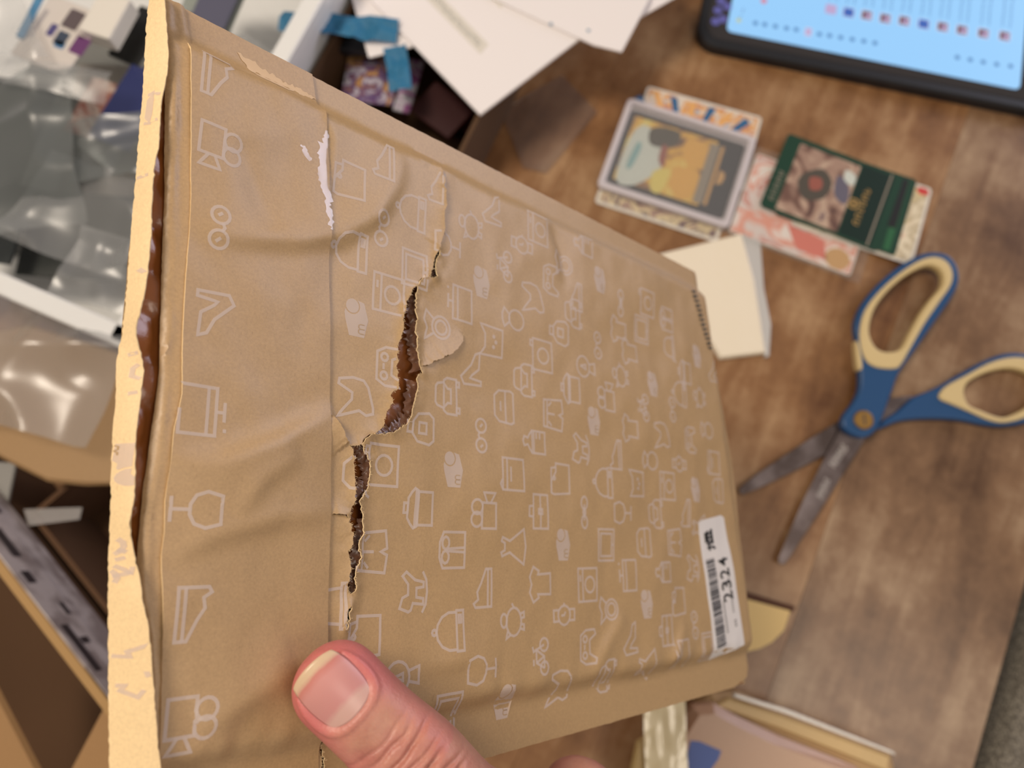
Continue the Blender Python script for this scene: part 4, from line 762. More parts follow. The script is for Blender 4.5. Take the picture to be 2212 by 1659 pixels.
c = tl_(1948, 135); prism('camera_bump', circ(*c, 2.6, n=14), 9.82, 9.9, M('lens_glass', srgb(70, 62, 62), .1), gl)
c = tl_(1840, 118); prism('sensor_bar', rrect(36, 8, 3, 3, c), 9.82, 9.88, BLACK, gl)
# ---- trading cards
CW, CHh = 88.0, 63.0
CEDGE = M('card_edge', srgb(220, 214, 204), 0.5)
def card(label, q, h0, art, hz=None, group=None, parts=None, size=(CW, CHh), border=None, thick=0.5, name='trading_card', mat=None):
    o, c, a, w_, d_ = thing_px(name, label, 'card', q, h0, (hz or h0) + thick, group)
    W2, D2_ = size
    bd = prism('card_body', rrect(W2, D2_, 3, 4), 0, thick, mat or CEDGE, o)
    prism('printed_face', rrect(W2 - (border or 0)*2, D2_ - (border or 0)*2, 2.5 if not border else 0.5, 3), thick, thick + 0.05, art, o)
    for i_, (nm, P, m_) in enumerate(parts or []): prism(nm, P, thick + 0.06 + .04*i_, thick + 0.09 + .04*i_, m_, o)
    return o
ART_RAY = blob_art('sunburst_art', [(60, 120, 176), (226, 214, 200), (228, 168, 100), (196, 140, 130), (240, 222, 190)], 40, 3, dist=4)
ART_DIM = blob_art('muted_art', [(70, 58, 66), (176, 150, 140), (222, 206, 170), (120, 100, 110), (232, 216, 180)], 55, 5)
ART_SUN = blob_art('golden_art', [(58, 56, 50), (150, 110, 80), (226, 178, 78), (232, 214, 120), (214, 218, 208)], 38, 8, dist=1.5)
ART_BRN = blob_art('brown_art', [(60, 48, 56), (116, 86, 76), (168, 138, 122), (196, 170, 150), (96, 72, 86)], 50, 12, dist=1.5)
ART_RED = blob_art('red_foil_art', [(232, 222, 212), (240, 230, 222), (232, 160, 138), (226, 214, 208), (210, 140, 126), (236, 226, 218)], 26, 20, rough=0.18, dist=2)
ART_YEL = blob_art('yellow_foil_art', [(226, 210, 160), (196, 180, 150), (238, 226, 200), (214, 160, 140)], 40, 30, rough=0.2)
def rayquad(a0, a1, m): return ('ray', [(30, -34+0), (30 + 0, -34)], m)
card('trading card with muted purple edge lying lowest at the left of the sleeved stack', [(1368, 232), (1622, 300), (1548, 505), (1280, 425)], 0.2, ART_BRN)
card('cream bordered trading card at the base of the left stack, showing below the holder', [(1352, 262), (1612, 345), (1545, 528), (1275, 440)], 0.9, ART_DIM, border=2.5, size=(92, 68))
rays = []
for i in range(7):
    a0, a1 = math.radians(52 + i*13), math.radians(57 + i*13); R0, R1_ = 34, 66
    rays.append(('ray', [(-4 + R0*math.cos(a0), -28 + R0*math.sin(a0)), (-4 + R1_*math.cos(a0), -28 + min(56, R1_*math.sin(a0))), (-4 + R1_*math.cos(a1), -28 + min(56, R1_*math.sin(a1))), (-4 + R0*math.cos(a1), -28 + R0*math.sin(a1))][::1], M('orange_ray', srgb(232, 176, 110), .3, coat=.4) if i % 2 else M('blue_ray', srgb(52, 104, 150), .3, coat=.4)))
card('trading card with an orange and blue sunburst, poking out behind the grey holder', [(1412, 182), (1662, 247), (1588, 420), (1338, 345)], 1.6, ART_RAY, hz=2, parts=rays, border=2)
# the holder and the card in it
o, c, a, w_, d_ = thing_px('card_holder', 'rigid grey framed plastic card holder on top of the left card stack', 'card holder', [(1374, 211), (1633, 289), (1554, 491), (1296, 404)], 2.4, 8)
HW, HD = 98, 76
curve_solid('frame', [rrect(HW, HD, 4, 4), rrect(HW-9, HD-9, 2, 3)[::-1]], 0, 5.0, 0.5, LGREY, o)
prism('backing', rrect(HW-8.6, HD-8.6, 2, 3), 0.05, 1.0, LGREY, o); prism('clear_cover', rrect(HW-9.2, HD-9.2, 2, 3), 3.6, 4.0, CLEAR, o)
cc3 = thing('trading_card', 'grey edged trading card with golden abstract art sealed in the plastic holder', 'card', (c[0], c[1], TZ + 3.6), a)
prism('card_body', rrect(87, 62, 3, 4), 0, 0.5, INK_D, cc3)
prism('printed_face', rrect(64, 54, 1, 2, (-8, 0)), 0.5, 0.55, ART_SUN, cc3)
AP = {k: M(k, srgb(*v), 0.35, coat=0.3) for k, v in dict(pale_patch=(208, 214, 206), dark_patch=(84, 78, 70), gold_patch=(226, 176, 84), red_patch=(156, 92, 80), slate_patch=(104, 100, 116), teal_patch=(140, 178, 180), tan_patch=(206, 162, 104), lemon_patch=(226, 208, 112), text_grey=(150, 140, 126)).items()}
for nm, P in (('pale_patch', [(-38, -26), (-24, -27), (-10, -8), (-12, 12), (-30, 22), (-38, 10)]), ('dark_patch', [(-22, 8), (-6, 12), (-4, 24), (-16, 25), (-26, 20)]), ('gold_patch', [(2, 22), (20, 20), (22, 2), (4, 4)]), ('gold_patch', [(-2, -4), (18, -2), (16, -24), (2, -22)]), ('lemon_patch', [(-14, -12), (-2, -6), (-4, -26), (-12, -26)]), ('red_patch', [(-14, 10), (-10, 10), (-8, -6), (-13, -2)]), ('teal_patch', [(-34, -14), (-30, -14), (-28, 4), (-32, 6)]), ('text_grey', [(19, -25), (26, -25), (26, 24), (19, 24)]), ('tan_patch', [(27, -25), (29.5, -25), (29.5, 24), (27, 24)]), ('tan_patch', [(31, -7), (35, -5), (36, 0), (35, 4), (31, 5)])):
    zz_ = globals().get('zz_', 0.52) + 0.04; prism('art_patch', catmull(P, 3) if nm not in ('text_grey',) and 'tan' not in nm else P, zz_, zz_ + .03, AP[nm], cc3)
# right stack
pk, c, a, w_, d_ = thing_px('foil_pack', 'red and white glossy sleeved cards under the green card', 'card pack', [(1640, 312), (1892, 395), (1830, 622), (1578, 520)], 0.2, 3)
def crumple(W2, D2_, n, amp, fr, seed, edge=1.0, base=0.0, rid=1.0):
    V = []; Fc = []; 
    for i in range(n+1):
        for j in range(n+1):
            x = -W2/2 + W2*i/n; y = -D2_/2 + D2_*j/n; f1 = abs(float(vnoise(x*fr/100, y*fr/100, seed))); f2 = abs(float(vnoise(x*fr/45, y*fr/45, seed+5)))
            z = amp*((0.5-f1)*1.4 + (0.5-f2)*0.35*rid); e_ = min(i, j, n-i, n-j)/n; V.append((x + amp*.2*float(vnoise(y/20, x/30, seed+2)), y + amp*.2*float(vnoise(x/20, y/30, seed+3)), base + z*min(1, edge + e_*6)))
    for i in range(n):
        for j in range(n): p = i*(n+1)+j; Fc.append((p, p+n+1, p+n+2, p+1))
    return V, Fc
prism('card_bundle', rrect(90, 66, 2, 3), 0, 2.2, CEDGE, pk)
prism('printed_face', rrect(88, 64, 1, 3), 2.2, 2.25, ART_RED, pk)
for nm, P in (('art_patch', circ(33, -24, 9, 8)), ('art_patch', [(-8, -12), (20, -14), (26, -28), (4, -28)])): prism(nm, P, 2.26, 2.3, AP['tan_patch'] if len(P) > 6 else M('coral_patch', srgb(220, 122, 104), .35), pk)
V, Fc = crumple(104, 74, 26, 1.6, 12, 3, base=3.0); mesh('clear_sleeve', V, Fc, CLEAR, pk, True)
card('yellow and red trading card showing at the right edge under the green card', [(1792, 300), (2026, 372), (1932, 602), (1700, 520)], 2.9, ART_YEL, hz=3.2, border=2, parts=[('art_patch', circ(38, 27, 4.5, 3), M('red_mark', srgb(206, 66, 60), .4))])
GRN = M('green_card', srgb(22, 62, 46), 0.3, coat=0.4, coatr=0.15); GRD = M('dark_green', srgb(14, 40, 32), 0.35); CARDBLK = M('card_black', srgb(24, 25, 24), 0.4)
card('dark green trading card mostly covered by the matching one above it', [(1736, 296), (2000, 376), (1912, 566), (1668, 470)], 3.8, GRN, hz=4.2, parts=[('green_band', rrect(5, 58, 0, 1, (37, 0)), M('leaf_green', srgb(40, 98, 60), .4)), ('black_band', rrect(6, 40, 0, 1, (36, 9)), CARDBLK)])
g, c, a, w_, d_ = thing_px('trading_card', 'dark green trading card with gold lettering, topmost of the right card stack', 'card', [(1713, 285), (1962, 372), (1876, 552), (1641, 450)], 4.5, 5)
prism('card_body', rrect(CW, CHh, 3, 4), 0, 0.5, GRN, g)
prism('printed_face', rrect(46, 56, 0.5, 1, (-10, -1)), .5, .55, ART_BRN, g)
prism('text_field', rrect(24, 58, 0.5, 1, (26, 0)), .5, .55, GRD, g)
for nm, P in (('dark_patch', [(-24, 4), (-12, 14), (-2, 6), (-4, -8), (-16, -14), (-24, -6)]), ('slate_patch', [(0, 14), (10, 8), (12, -6), (2, -2)]), ('pale_patch', [(4, 20), (12, 18), (12, 10), (5, 12)]), ('red_patch', [(-18, 4), (-10, 6), (-8, -2), (-15, -5)])): zg_ = globals().get('zg_', 0.52) + 0.04; prism('art_patch', catmull(P, 3), zg_, zg_ + .03, AP[nm], g)
prism('gold_ring', circ(17, -3, 4.2, n=20), .56, .6, GOLD, g); prism('ring_gap', circ(17, -3, 3.1, n=20), .6, .64, GRD, g)
prism('gold_ring_centre', circ(17, -3, 1.6, n=12), .64, .68, GOLD, g)
squiggle_line('gold_lettering', (23, -18), (23, 14), 4.5, 6, GOLD, g, .62)
squiggle_line('title_lettering', (-38, -24), (-38, 2), 4, 5, AP['text_grey'], g, .62)
prism('card_strip', rrect(1.2, 60, 0, 1, (35.5, 0)), .5, .58, AP['text_grey'], g)
# ---- cream packet
c = tab(1580, 650, 4); pkt = thing('padded_packet', 'cream paper packet in a clear sleeve beside the right corner of the mailer', 'packet', (c[0], c[1], TZ))
P = [tuple((tab(x, y, 5) - c)[:2]) for x, y in [(1420, 548), (1603, 503), (1630, 600), (1655, 762), (1556, 774)]][::-1]
CRM = M('cream_paper', srgb(240, 228, 206), 0.6); _n = tex(CRM, 'ShaderNodeTexNoise', 30, Detail=3.0); bump(CRM, _n.outputs[0], 0.5, 0.004)
prism('packet_body', P, 0.3, 5.0, CRM, pkt, 1.6)
sl_ = [(1603, 500), (1645, 520), (1652, 620), (1668, 700), (1664, 768), (1655, 770), (1640, 660)]
P = [tuple((tab(x, y, 5) - c)[:2]) for x, y in sl_][::-1]; prism('clear_sleeve', P, 0.3, 3.4, plastic('milky_sleeve', clear=0.35, milk=(0.8, 0.78, 0.76), rough=0.15, mf=1.0), pkt, 0.5)
# ---- small yellow paper under the mailer and a dark brown strip along its upper side
c = tab(1665, 1345, 3); yp = thing('paper_slip', 'pale yellow paper slip on the table by the lower right corner of the mailer', 'paper', (c[0], c[1], TZ))
P = [tuple((tab(x, y, 4) - c)[:2]) for x, y in [(1590, 1288), (1708, 1320), (1694, 1362), (1668, 1388), (1640, 1402), (1560, 1420)]][::-1]
prism('slip', P, 3.0, 3.6, M('yellow_paper', srgb(236, 204, 140), 0.7), yp)
P = [tuple((tab(x, y, 1) - c)[:2]) for x, y in [(1590, 1272), (1716, 1310), (1708, 1324), (1590, 1300)]][::-1]; prism('dark_strip', P, 0.2, 3.0, M('brown_strip', srgb(84, 48, 26), 0.7), yp)
# ---- parcels at the bottom
def poly_thing(name, label, cat, px, h_, z0, z1, mat, part, ch=1.5, group=None):
    c = np.mean([tab(x, y, h_) for x, y in px], axis=0); o = thing(name, label, cat, (c[0], c[1], TZ), 0, group)
    P = [tuple((tab(x, y, h_) - c)[:2]) for x, y in px]
    A_r = sum(P[i-1][0]*P[i][1] - P[i][0]*P[i-1][1] for i in range(len(P)))
    if A_r < 0: P = P[::-1]
    prism(part, P, z0, z1, mat, o, ch); return o, c
KB = kraft('kraft_mailer_back', srgb(190, 156, 112), 0.5); KB2 = kraft('glossy_kraft', srgb(186, 146, 116), 0.3, coat=0.5)
KE = kraft('tan_folded_edge', srgb(206, 174, 118), 0.45, coat=0.3)
o1, c1 = poly_thing('kraft_parcel', 'tan kraft mailer with a folded top edge lying at the bottom of the table', 'parcel', [(1540, 1500), (1600, 1497), (1700, 1540), (1930, 1632), (1938, 1662), (1900, 1900), (1480, 1900), (1470, 1560)], 14, 0.3, 14, KB, 'body', 4)
P = [tuple((tab(x, y, 18) - c1)[:2]) for x, y in [(1575, 1508), (1690, 1545), (1925, 1634), (1918, 1668), (1680, 1575), (1545, 1525)]][::-1]
prism('folded_edge', P, 14.0, 18, KE, o1, 1.4)
P = [tuple((tab(x, y, 19) - c1)[:2]) for x, y in [(1588, 1498), (1700, 1532), (1932, 1624), (1936, 1632), (1698, 1542), (1585, 1506)]][::-1]
prism('clear_lip', P, 14.0, 19, plastic('lip_plastic', clear=0.5, milk=(0.7, 0.66, 0.6)), o1, 0.4)
o2, c2 = poly_thing('kraft_parcel', 'glossy brown kraft parcel marked with a torn blue tape, front of the tan mailer', 'parcel', [(1500, 1528), (1545, 1522), (1600, 1552), (1680, 1590), (1860, 1662), (1850, 1900), (1420, 1900), (1440, 1620)], 26, 14.1, 27, KB2, 'body', 5)
P = [tuple((tab(x, y, 27.2) - c2)[:2]) for x, y in [(1492, 1600), (1512, 1602), (1558, 1622), (1552, 1640), (1538, 1659), (1530, 1700), (1478, 1700), (1482, 1640)]][::-1]
prism('blue_tape', P, 27.05, 27.3, M('blue_tape', srgb(92, 112, 172), 0.55), o2)
o3, c3 = poly_thing('plastic_pouch', 'shiny yellow cream plastic pouch left of the brown parcel', 'pouch', [(1375, 1600), (1400, 1585), (1470, 1560), (1480, 1600), (1465, 1659), (1450, 1850), (1360, 1850), (1362, 1660)], 29, 27.1, 31, M('yellow_pouch', srgb(196, 166, 110), 0.3, coat=0.4), 'body', 1.5)
V, Fc = crumple(24, 60, 16, 2.5, 14, 14, base=33); sh = mesh('shiny_fold', V, Fc, M('cream_foil', srgb(240, 222, 180), 0.22, coat=0.8), o3, True); pq = tab(1438, 1625, 33) - c3; sh.location = Vector((pq[0], pq[1], 0))*MM
# ---- white envelopes
def env_thing(label, q, h0, th=1.2, group=None, hz=None):
    o, c, a, w_, d_ = thing_px('envelope', label, 'envelope', q, h0, h0 + th, group)
    return o, w_, d_, c, a
HB = 62
o, w_, d_, c, a = env_thing('narrow white envelope end at the left under the large white one', [(690, -130), (800, -160), (905, 98), (829, 113)], HB, 1.0)
prism('paper_body', rrect(w_, d_, 1, 2), 0, 1.0, PAPER, o)
o, w_, d_, c, a = env_thing('large white envelope with a faint strip of blurred print, corner pointing down', [(640, -170), (1000, -330), (1290, 97), (1035, 247)], HB + 1.4, 1.6)
ea_, eb_, ec_, ed_ = [np.array(loc2d(c, a, *p, HB+3)) for p in [(800, 0), (1060, -130), (1292, 97), (1037, 248)]]
dn = _unit(ed_ - ea_); rt_ = np.array([-dn[1], dn[0]]); 
if rt_ @ (ec_ - ed_) < 0: rt_ = -rt_
Wd = 92.0; Ln = 200.0; P = [tuple(ed_ - dn*Ln), tuple(ed_), tuple(ed_ + rt_*Wd), tuple(ed_ + rt_*Wd - dn*Ln)]
if sum(P[i-1][0]*P[i][1]-P[i][0]*P[i-1][1] for i in range(4)) < 0: P = P[::-1]
bd = prism('paper_body', P, 0, 1.6, PAPER, o, 0.4)
f0_, f1_ = ed_ - dn*36 + rt_*34, ed_ - dn*Ln*.98 + rt_*34
P2 = [tuple(ed_ - dn*34 + rt_*29), tuple(ed_ - dn*36 + rt_*38), tuple(ed_ - dn*150 + rt_*38), tuple(ed_ - dn*150 + rt_*29)]
if sum(P2[i-1][0]*P2[i][1]-P2[i][0]*P2[i-1][1] for i in range(4)) < 0: P2 = P2[::-1]
st_ = prism('print_strip', P2, 1.6, 1.66, M('strip_paper', srgb(226, 220, 210), 0.3, coat=0.3), o)
squiggle_line('faint_print', tuple(ed_ - dn*40 + rt_*33.5), tuple(ed_ - dn*120 + rt_*33.5), 3.2, 26, M('silver_ink', srgb(168, 168, 164), .5), st_, 1.7)
P2 = [tuple(ed_ - dn*52 + rt_*62), tuple(ed_ - dn*56 + rt_*84), tuple(ed_ - dn*140 + rt_*84), tuple(ed_ - dn*140 + rt_*62)]
if sum(P2[i-1][0]*P2[i][1]-P2[i][0]*P2[i-1][1] for i in range(4)) < 0: P2 = P2[::-1]
prism('address_window', P2, 1.6, 1.64, M('window_film', srgb(232, 226, 218), 0.2, coat=0.5), o)
P2 = [tuple(ed_ - dn*1.5 - rt_*4 + rt_*0), tuple(ed_ + dn*1.0 + rt_*.5 - rt_*1), tuple(ed_ - dn*20 - rt_*.3), tuple(ed_ - dn*22 - rt_*2.2)]
o, w_, d_, c, a = env_thing('white envelope at the right of the fan with two tiny blue specks', [(900, -330), (1100, -420), (1400, 0), (1343, 111)], HB + 3.4, 1.2)
ep = [np.array(loc2d(c, a, *p, HB+4.6)) for p in [(1060, -6), (1170, 45), (1282, 97), (1343, 112), (1402, 0), (1440, -160), (1100, -260)]]
P = [tuple(p) for p in ep]
if sum(P[i-1][0]*P[i][1]-P[i][0]*P[i-1][1] for i in range(len(P))) < 0: P = P[::-1]
prism('paper_body', P, 0, 1.2, PAPER, o, 0.3)
for x, y in ((1190, 52), (1271, 66)):
    q_ = loc2d(c, a, x, y, HB+4.6); prism('blue_speck', circ(*q_, 1.3, n=8), 1.2, 1.25, M('speck_blue', srgb(120, 150, 176), .6), o)
o, w_, d_, c, a = env_thing('white envelope lowest at the far right of the fan', [(1340, -40), (1470, -120), (1500, -30), (1352, 46)], HB - 2, 1.0)
prism('paper_body', rrect(w_, d_, 1, 2), 0, 1.0, PAPER, o)
# ---- quad panels for boxes
def wpanel(name, corners, thick, mat, parent=None, origin=(0, 0, 0)):
    P = [tab(*c_) - np.array(origin) for c_ in corners]; nn = _unit(np.cross(P[1]-P[0], P[2]-P[0])); V = P + [p - nn*thick for p in P]
    return mesh(name, V, [(0, 1, 2, 3), (7, 6, 5, 4)] + [(i, i+4, (i+1) % 4 + 4, (i+1) % 4)[::-1] for i in range(4)], mat, parent)
def open_box(name, label, cat, c_px, hz, ang_, W2, D2_, h0, hh_, mat, th=3.0, anchor=(0, 0), floor_part='floor_panel'):
    """open-topped box; anchor = local position of the rim point seen at c_px"""
    p = tab(*c_px, hz)[:2]; ca, sa = math.cos(ang_), math.sin(ang_); o = thing(name, label, cat, (p[0] - anchor[0]*ca + anchor[1]*sa, p[1] - anchor[0]*sa - anchor[1]*ca, TZ + h0), ang_)
    H_ = hh_
    prism('wall', rrect(W2, th, 0, 1, (W2/2, th/2)), 0, H_, mat, o); prism('wall', rrect(W2, th, 0, 1, (W2/2, D2_ - th/2)), 0, H_, mat, o)
    prism('wall', rrect(th, D2_ - 2*th, 0, 1, (th/2, D2_/2)), 0, H_, mat, o); prism('wall', rrect(th, D2_ - 2*th, 0, 1, (W2 - th/2, D2_/2)), 0, H_, mat, o)
    prism(floor_part, rrect(W2 - 2*th, D2_ - 2*th, 0, 1, (W2/2, D2_/2)), 0, 2.5, mat, o); return o
# white bin: near rim from (0,600) towards (340,770)
HR = 95
b0, b1 = tab(0, 604, HR), tab(250, 712, HR); bang = math.atan2((b1-b0)[1], (b1-b0)[0])
ANCX = 330 - np.linalg.norm((tab(262, 722, HR) - b1)[:2])
binn = open_box('storage_bin', 'white plastic storage bin full of clear bags at upper left', 'bin', (250, 712), HR, bang, 330, 420, 0.3, HR - 0.3, WHITE, 4, (ANCX, 2))
prism('rim', rrect(350, 12, 3, 3, (165, 0)), HR - 9, HR, WHITE, binn, 1); prism('rim', rrect(12, 432, 3, 3, (330, 212)), HR - 9, HR, WHITE, binn, 1)
def binloc(px, py, h): return loc2d((binn.location.x/MM, binn.location.y/MM), bang, px, py, h)
# contents of the bin
def slabq(name, label, cat, q, h0, th, mat, part='body', tilt=0, group=None, r=1):
    o, c, a, w_, d_ = thing_px(name, label, cat, q, h0, h0 + th, group); prism(part, rrect(w_, d_, r, 3), 0, th, mat, o, min(0.6, th/3)); return o, c, a, w_, d_
GREYM = M('grey_sleeve', srgb(96, 98, 96), 0.3, coat=0.4); NAVY = M('navy_sleeve', srgb(34, 44, 98), 0.35, coat=0.4); OFFW = M('off_white_card', srgb(214, 206, 200), 0.5)
slabq('grey_folder', 'dark grey flat folder upright side at the left inside the bin', 'folder', [(-60, 150), (110, 195), (60, 560), (-90, 560)], 60, 2, M('charcoal_sleeve', srgb(52, 56, 56), .3, coat=.4), 'cover')
slabq('grey_folder', 'mid grey flat folder in the middle of the bin', 'folder', [(105, 195), (172, 205), (140, 420), (60, 400)], 64, 2, GREYM, 'cover')
slabq('grey_folder', 'dark grey folder low in the bin near its front rim', 'folder', [(55, 440), (300, 400), (330, 640), (50, 560)], 40, 2, M('slate_sleeve', srgb(74, 76, 74), .35, coat=.3), 'cover')
slabq('grey_folder', 'black folder behind the blue sleeve by the left edge of the mailer', 'folder', [(272, 5), (330, 30), (330, 150), (262, 120)], 66, 2, M('black_sleeve', srgb(16, 17, 18), .4), 'cover')
slabq('photo_card', 'card with a blurred red brown picture in the middle of the bin', 'card', [(172, 160), (240, 180), (210, 300), (165, 285)], 66, 1, blob_art('reddish_art', [(120, 70, 60), (190, 170, 160), (150, 90, 76), (200, 190, 182)], 30, 40), 'face')
slabq('paper_sheet', 'pale beige sheet lining the middle of the bin', 'paper', [(160, 130), (330, 150), (300, 420), (120, 420)], 30, 1, M('beige_sheet', srgb(150, 144, 136), .6), 'sheet')
slabq('blue_sleeve', 'navy blue card sleeve beside the left edge of the mailer', 'sleeve', [(272, 138), (348, 160), (300, 340), (200, 290)], 70, 1.5, NAVY, 'cover')
oc, c, a, w_, d_ = slabq('printed_card', 'white product card with small coloured pictures at the top of the bin', 'card', [(88, -20), (215, 30), (152, 168), (45, 120)], 84, 1.2, OFFW, 'body')
L_ = lambda x, y: loc2d(c, a, x, y, 85.5)
for nm, x, y, w2, d2, col in (('print_block', 158, 42, 11, 14, (96, 84, 88)), ('print_block', 132, 82, 8, 10, (60, 72, 92)), ('print_block', 128, 96, 7, 5, (84, 130, 176)), ('print_block', 172, 98, 10, 13, (106, 56, 112)), ('print_block', 112, 64, 5, 9, (82, 76, 128)), ('print_block', 178, 70, 7, 7, (200, 190, 186)), ('print_block', 82, 50, 3, 22, (168, 162, 164))):
    prism(nm, rrect(w2, d2, 1, 2, L_(x, y)), 1.2, 1.26, M('print_tone', srgb(*col), .5), oc)
slabq('blue_strip', 'thin sky blue strip standing left of the printed card', 'strip', [(66, -20), (82, -16), (62, 84), (47, 80)], 86, 1.5, M('sky_blue', srgb(84, 140, 180), .4), 'strip')
slabq('white_box', 'small glossy white box right of the printed card', 'box', [(196, -20), (272, -10), (244, 92), (190, 60)], 80, 12, M('gloss_white', srgb(232, 226, 216), .25, coat=.5), 'body')
slabq('paper_sheet', 'grey green sheet behind the top edge of the mailer', 'paper', [(400, -60), (530, -60), (500, 100), (400, 40)], 60, 2, M('grey_green', srgb(150, 156, 150), .5), 'sheet')
slabq('grey_folder', 'blue grey folder just above the top left corner of the mailer', 'folder', [(440, -80), (520, -80), (500, 80), (430, 40)], 66, 2, M('dusk_sleeve', srgb(92, 92, 112), .4), 'cover')
def bag(label, px, py, h, W2, D2_, rz, amp, fr, seed, mat, n=40, name='plastic_bag'):
    p = tab(px, py, h); V, Fc = crumple(W2, D2_, n, amp*1.15, fr*0.62, seed); o = mesh(name, V, Fc, mat, None, True)
    place(o, (p[0], p[1], TZ + h), rz); return tag(o, label, 'bag', 'crumpled clear bags in and by the bin')
bag('crumpled clear bag over the grey folder at the left of the bin', 60, 350, 78, 74, 100, 0.2, 20, 3.2, 1, BAG_GREY, 26)
bag('crumpled clear bag below the blue sleeve near the bin front', 210, 480, 74, 84, 62, -0.35, 20, 3.4, 2, BAG, 26)
bag('milky crumpled bag at the top left corner of the bin', 10, 90, 84, 50, 60, 0.4, 14, 4.5, 3, BAG, 20)
bag('clear bag stretched over the lower edge of the printed card', 130, 180, 92, 66, 20, -0.2, 8, 5, 4, BAG, 18)
bag('crumpled clear bag at the front right corner inside the bin', 250, 600, 82, 52, 44, -0.3, 14, 5, 6, BAG, 22)
bag('glossy bag over the navy sleeve beside the mailer edge', 262, 330, 84, 54, 40, 0.2, 12, 5, 8, BAG_GREY, 22)
bag('large loose clear bag filling the back of the bin above the mailer edge', 430, 250, 48, 90, 120, -0.46, 22, 3, 31, BAG, 30)
slabq('paper_sheet', 'wide grey sheet lying under the bags on the bottom of the bin', 'paper', [(60, 60), (560, 150), (420, 640), (-60, 520)], 12, 1, M('ash_sheet', srgb(128, 128, 124), .6), 'sheet')
# cardboard box with cards behind the envelopes
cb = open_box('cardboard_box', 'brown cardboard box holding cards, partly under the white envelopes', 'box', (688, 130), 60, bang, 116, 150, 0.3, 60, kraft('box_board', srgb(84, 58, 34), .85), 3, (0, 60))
slabq('trading_card', 'purple and white trading card in the cardboard box above the mailer edge', 'card', [(752, 125), (850, 120), (862, 235), (735, 210)], 34, 1.0, blob_art('purple_art', [(44, 36, 70), (206, 198, 210), (96, 64, 120), (198, 150, 90), (220, 216, 222)], 60, 50), 'face')
slabq('trading_card', 'narrow pink violet card standing right of the purple one in the box', 'card', [(880, 125), (915, 130), (885, 245), (850, 235)], 32, 2.0, blob_art('violet_art', [(70, 40, 84), (150, 90, 140), (190, 186, 196), (60, 50, 66)], 60, 53), 'face')
slabq('trading_card', 'dark maroon card beside the white envelope corner', 'card', [(925, 160), (1010, 235), (985, 300), (900, 250)], 30, 2.0, M('maroon', srgb(52, 16, 16), .4), 'face')
slabq('black_pouch', 'black pouch between the box and the envelopes', 'pouch', [(664, -60), (800, -60), (826, 112), (690, 96)], 44, 6, BLACK, 'body')
slabq('black_pouch', 'small black and red wrapper below the envelope tip', 'pouch', [(985, 235), (1075, 262), (1055, 318), (965, 290)], 2, 6, blob_art('black_red', [(16, 12, 14), (20, 16, 16), (90, 30, 24), (26, 22, 24)], 60, 58), 'body')
TIS = M('blue_tissue', srgb(40, 112, 152), .6)
for nm, lab_, q, h, sd in (('tissue', 'blue tissue paper crumpled along the back of the cardboard box', (735, 62), 64, 21), ('tissue', 'blue tissue scrap hanging below the small white envelope', (862, 155), 60, 22)):
    p = tab(*q, h); V, Fc = crumple(78 if sd == 21 else 15, 17 if sd == 21 else 34, 20, 7, 9, sd); t_ = mesh(nm, V, Fc, TIS, None, False); place(t_, (p[0], p[1], TZ + h), -0.1 if sd == 21 else 0.15); tag(t_, lab_, 'tissue')
# clear packet right of the envelopes, on the wood
cpk, c = poly_thing('clear_packet', 'dark see-through packet on the wood below the white envelopes', 'packet', [(1080, 235), (1215, 160), (1290, 240), (1180, 372), (1130, 360)], 3, 0.3, 3, plastic('smoky_film', tint=(.94, .93, .93), clear=.94, milk=(.5, .48, .48), mf=.2), 'film', .5)
# ---- lower left: kraft pouch, bags, shipping cartons
kp, c = poly_thing('kraft_pouch', 'flat kraft pouch with a rounded lower edge under the bubble bag at left', 'pouch', [(-60, 720), (60, 700), (260, 760), (270, 1046), (180, 1048), (100, 1040), (0, 990), (-60, 950)], 78, 72, 78, kraft('pouch_kraft', srgb(168, 134, 92), .6), 'body', 2)
bag('crumpled bubble bag lying on the kraft pouch below the bin', 95, 800, 86, 92, 70, -0.25, 16, 3.6, 11, BAG, 30)
slabq('grey_folder', 'pale grey folder edge at far left under the kraft pouch', 'folder', [(-60, 990), (26, 1005), (22, 1090), (-60, 1095)], 64, 2, M('pale_sleeve', srgb(150, 148, 144), .5), 'cover')
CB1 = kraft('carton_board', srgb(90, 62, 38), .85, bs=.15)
R1a, R1b = tab(0, 1203, 108), tab(140, 1385, 108); rang = math.atan2((R1b-R1a)[1], (R1b-R1a)[0])
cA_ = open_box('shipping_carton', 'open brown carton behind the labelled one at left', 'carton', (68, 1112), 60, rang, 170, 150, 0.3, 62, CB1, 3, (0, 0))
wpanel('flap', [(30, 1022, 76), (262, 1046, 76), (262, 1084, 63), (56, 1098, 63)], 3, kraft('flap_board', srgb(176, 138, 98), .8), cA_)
for o_ in (cA_.children[-1],): o_.matrix_parent_inverse = Matrix.Identity(4); o_.parent = None; bpy.context.view_layer.update(); o_.parent = cA_; o_.matrix_parent_inverse = cA_.matrix_world.inverted() if False else (Matrix.Translation(cA_.location) @ Matrix.Rotation(rang, 4, 'Z')).inverted()
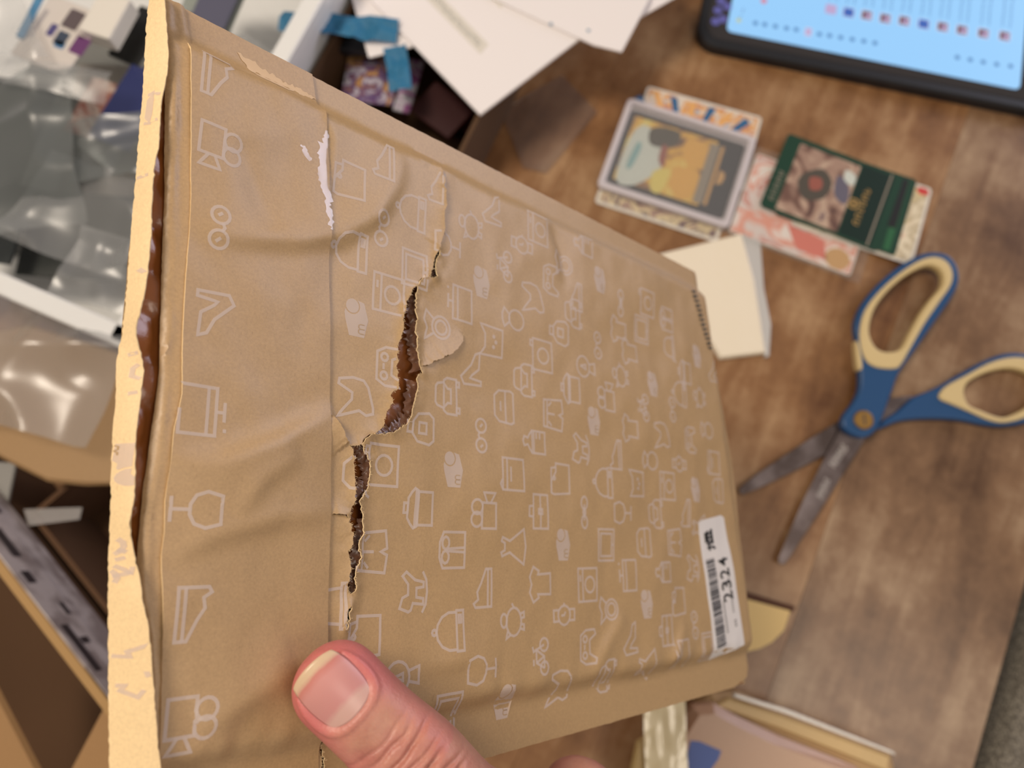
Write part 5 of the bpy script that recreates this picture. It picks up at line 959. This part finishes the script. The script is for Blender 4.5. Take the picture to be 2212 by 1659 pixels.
tpq = [(52, 1100, 64.5), (178, 1096, 64.5), (172, 1122, 64.5), (62, 1136, 64.5)]
W4 = (Matrix.Translation(cA_.location) @ Matrix.Rotation(rang, 4, 'Z')).inverted()
q_ = wpanel('clear_tape', tpq, 0.3, plastic('dull_tape', clear=.6, milk=(.55, .52, .5), mf=.3), cA_); q_.matrix_parent_inverse = W4
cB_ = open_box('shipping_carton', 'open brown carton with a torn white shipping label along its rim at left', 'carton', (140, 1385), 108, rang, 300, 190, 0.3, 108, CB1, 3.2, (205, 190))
W5 = (Matrix.Translation(cB_.location) @ Matrix.Rotation(rang, 4, 'Z')).inverted()
SLAB = M('shipping_label', srgb(190, 180, 176), .5); _n = tex(SLAB, 'ShaderNodeTexNoise', 60, Detail=3.0); _r = ramp(SLAB, _n.outputs[0], [(0.4, srgb(150, 138, 134)), (0.55, srgb(196, 186, 182))]); lk(SLAB, _r.outputs[0], P_(SLAB).inputs['Base Color'])
def bl_(x0, x1, y, z0, z1, nm, mat, th=0.4): return prism(nm, [(x0, y), (x1, y), (x1, y+th), (x0, y+th)], z0, z1, mat, cB_)
lb = bl_(10, 222, 190.05, 66, 108.2, 'shipping_label', SLAB)
bl_(120, 262, 190.5, 84, 108.3, 'shipping_label', SLAB)
for x0, x1, z0, z1 in ((130, 150, 92, 99), (160, 168, 96, 103), (182, 190, 88, 92), (196, 226, 98, 104), (60, 90, 92, 97), (95, 118, 80, 84), (205, 209, 90, 97)):
    bl_(x0, x1, 190.95, z0, z1, 'label_print', M('label_black', srgb(56, 48, 50), .6), .1)
prism('corrugated_edge', rrect(300, 4.2, 0, 1, (150, 187.9)), 108.05, 109.6, M('raw_board', srgb(176, 140, 92), .9), cB_)
for cs, nm in (([(-60, 1400, 100), (-20, 1450, 100), (92, 1665, 92), (-60, 1800, 92)], 'flap'), ([(262, 1480, 100), (240, 1528, 100), (168, 1664, 96), (300, 1700, 96)], 'flap')):
    f_ = wpanel(nm, cs, 3, kraft('inner_flap', srgb(166, 128, 86), .8), cB_); f_.matrix_parent_inverse = W5
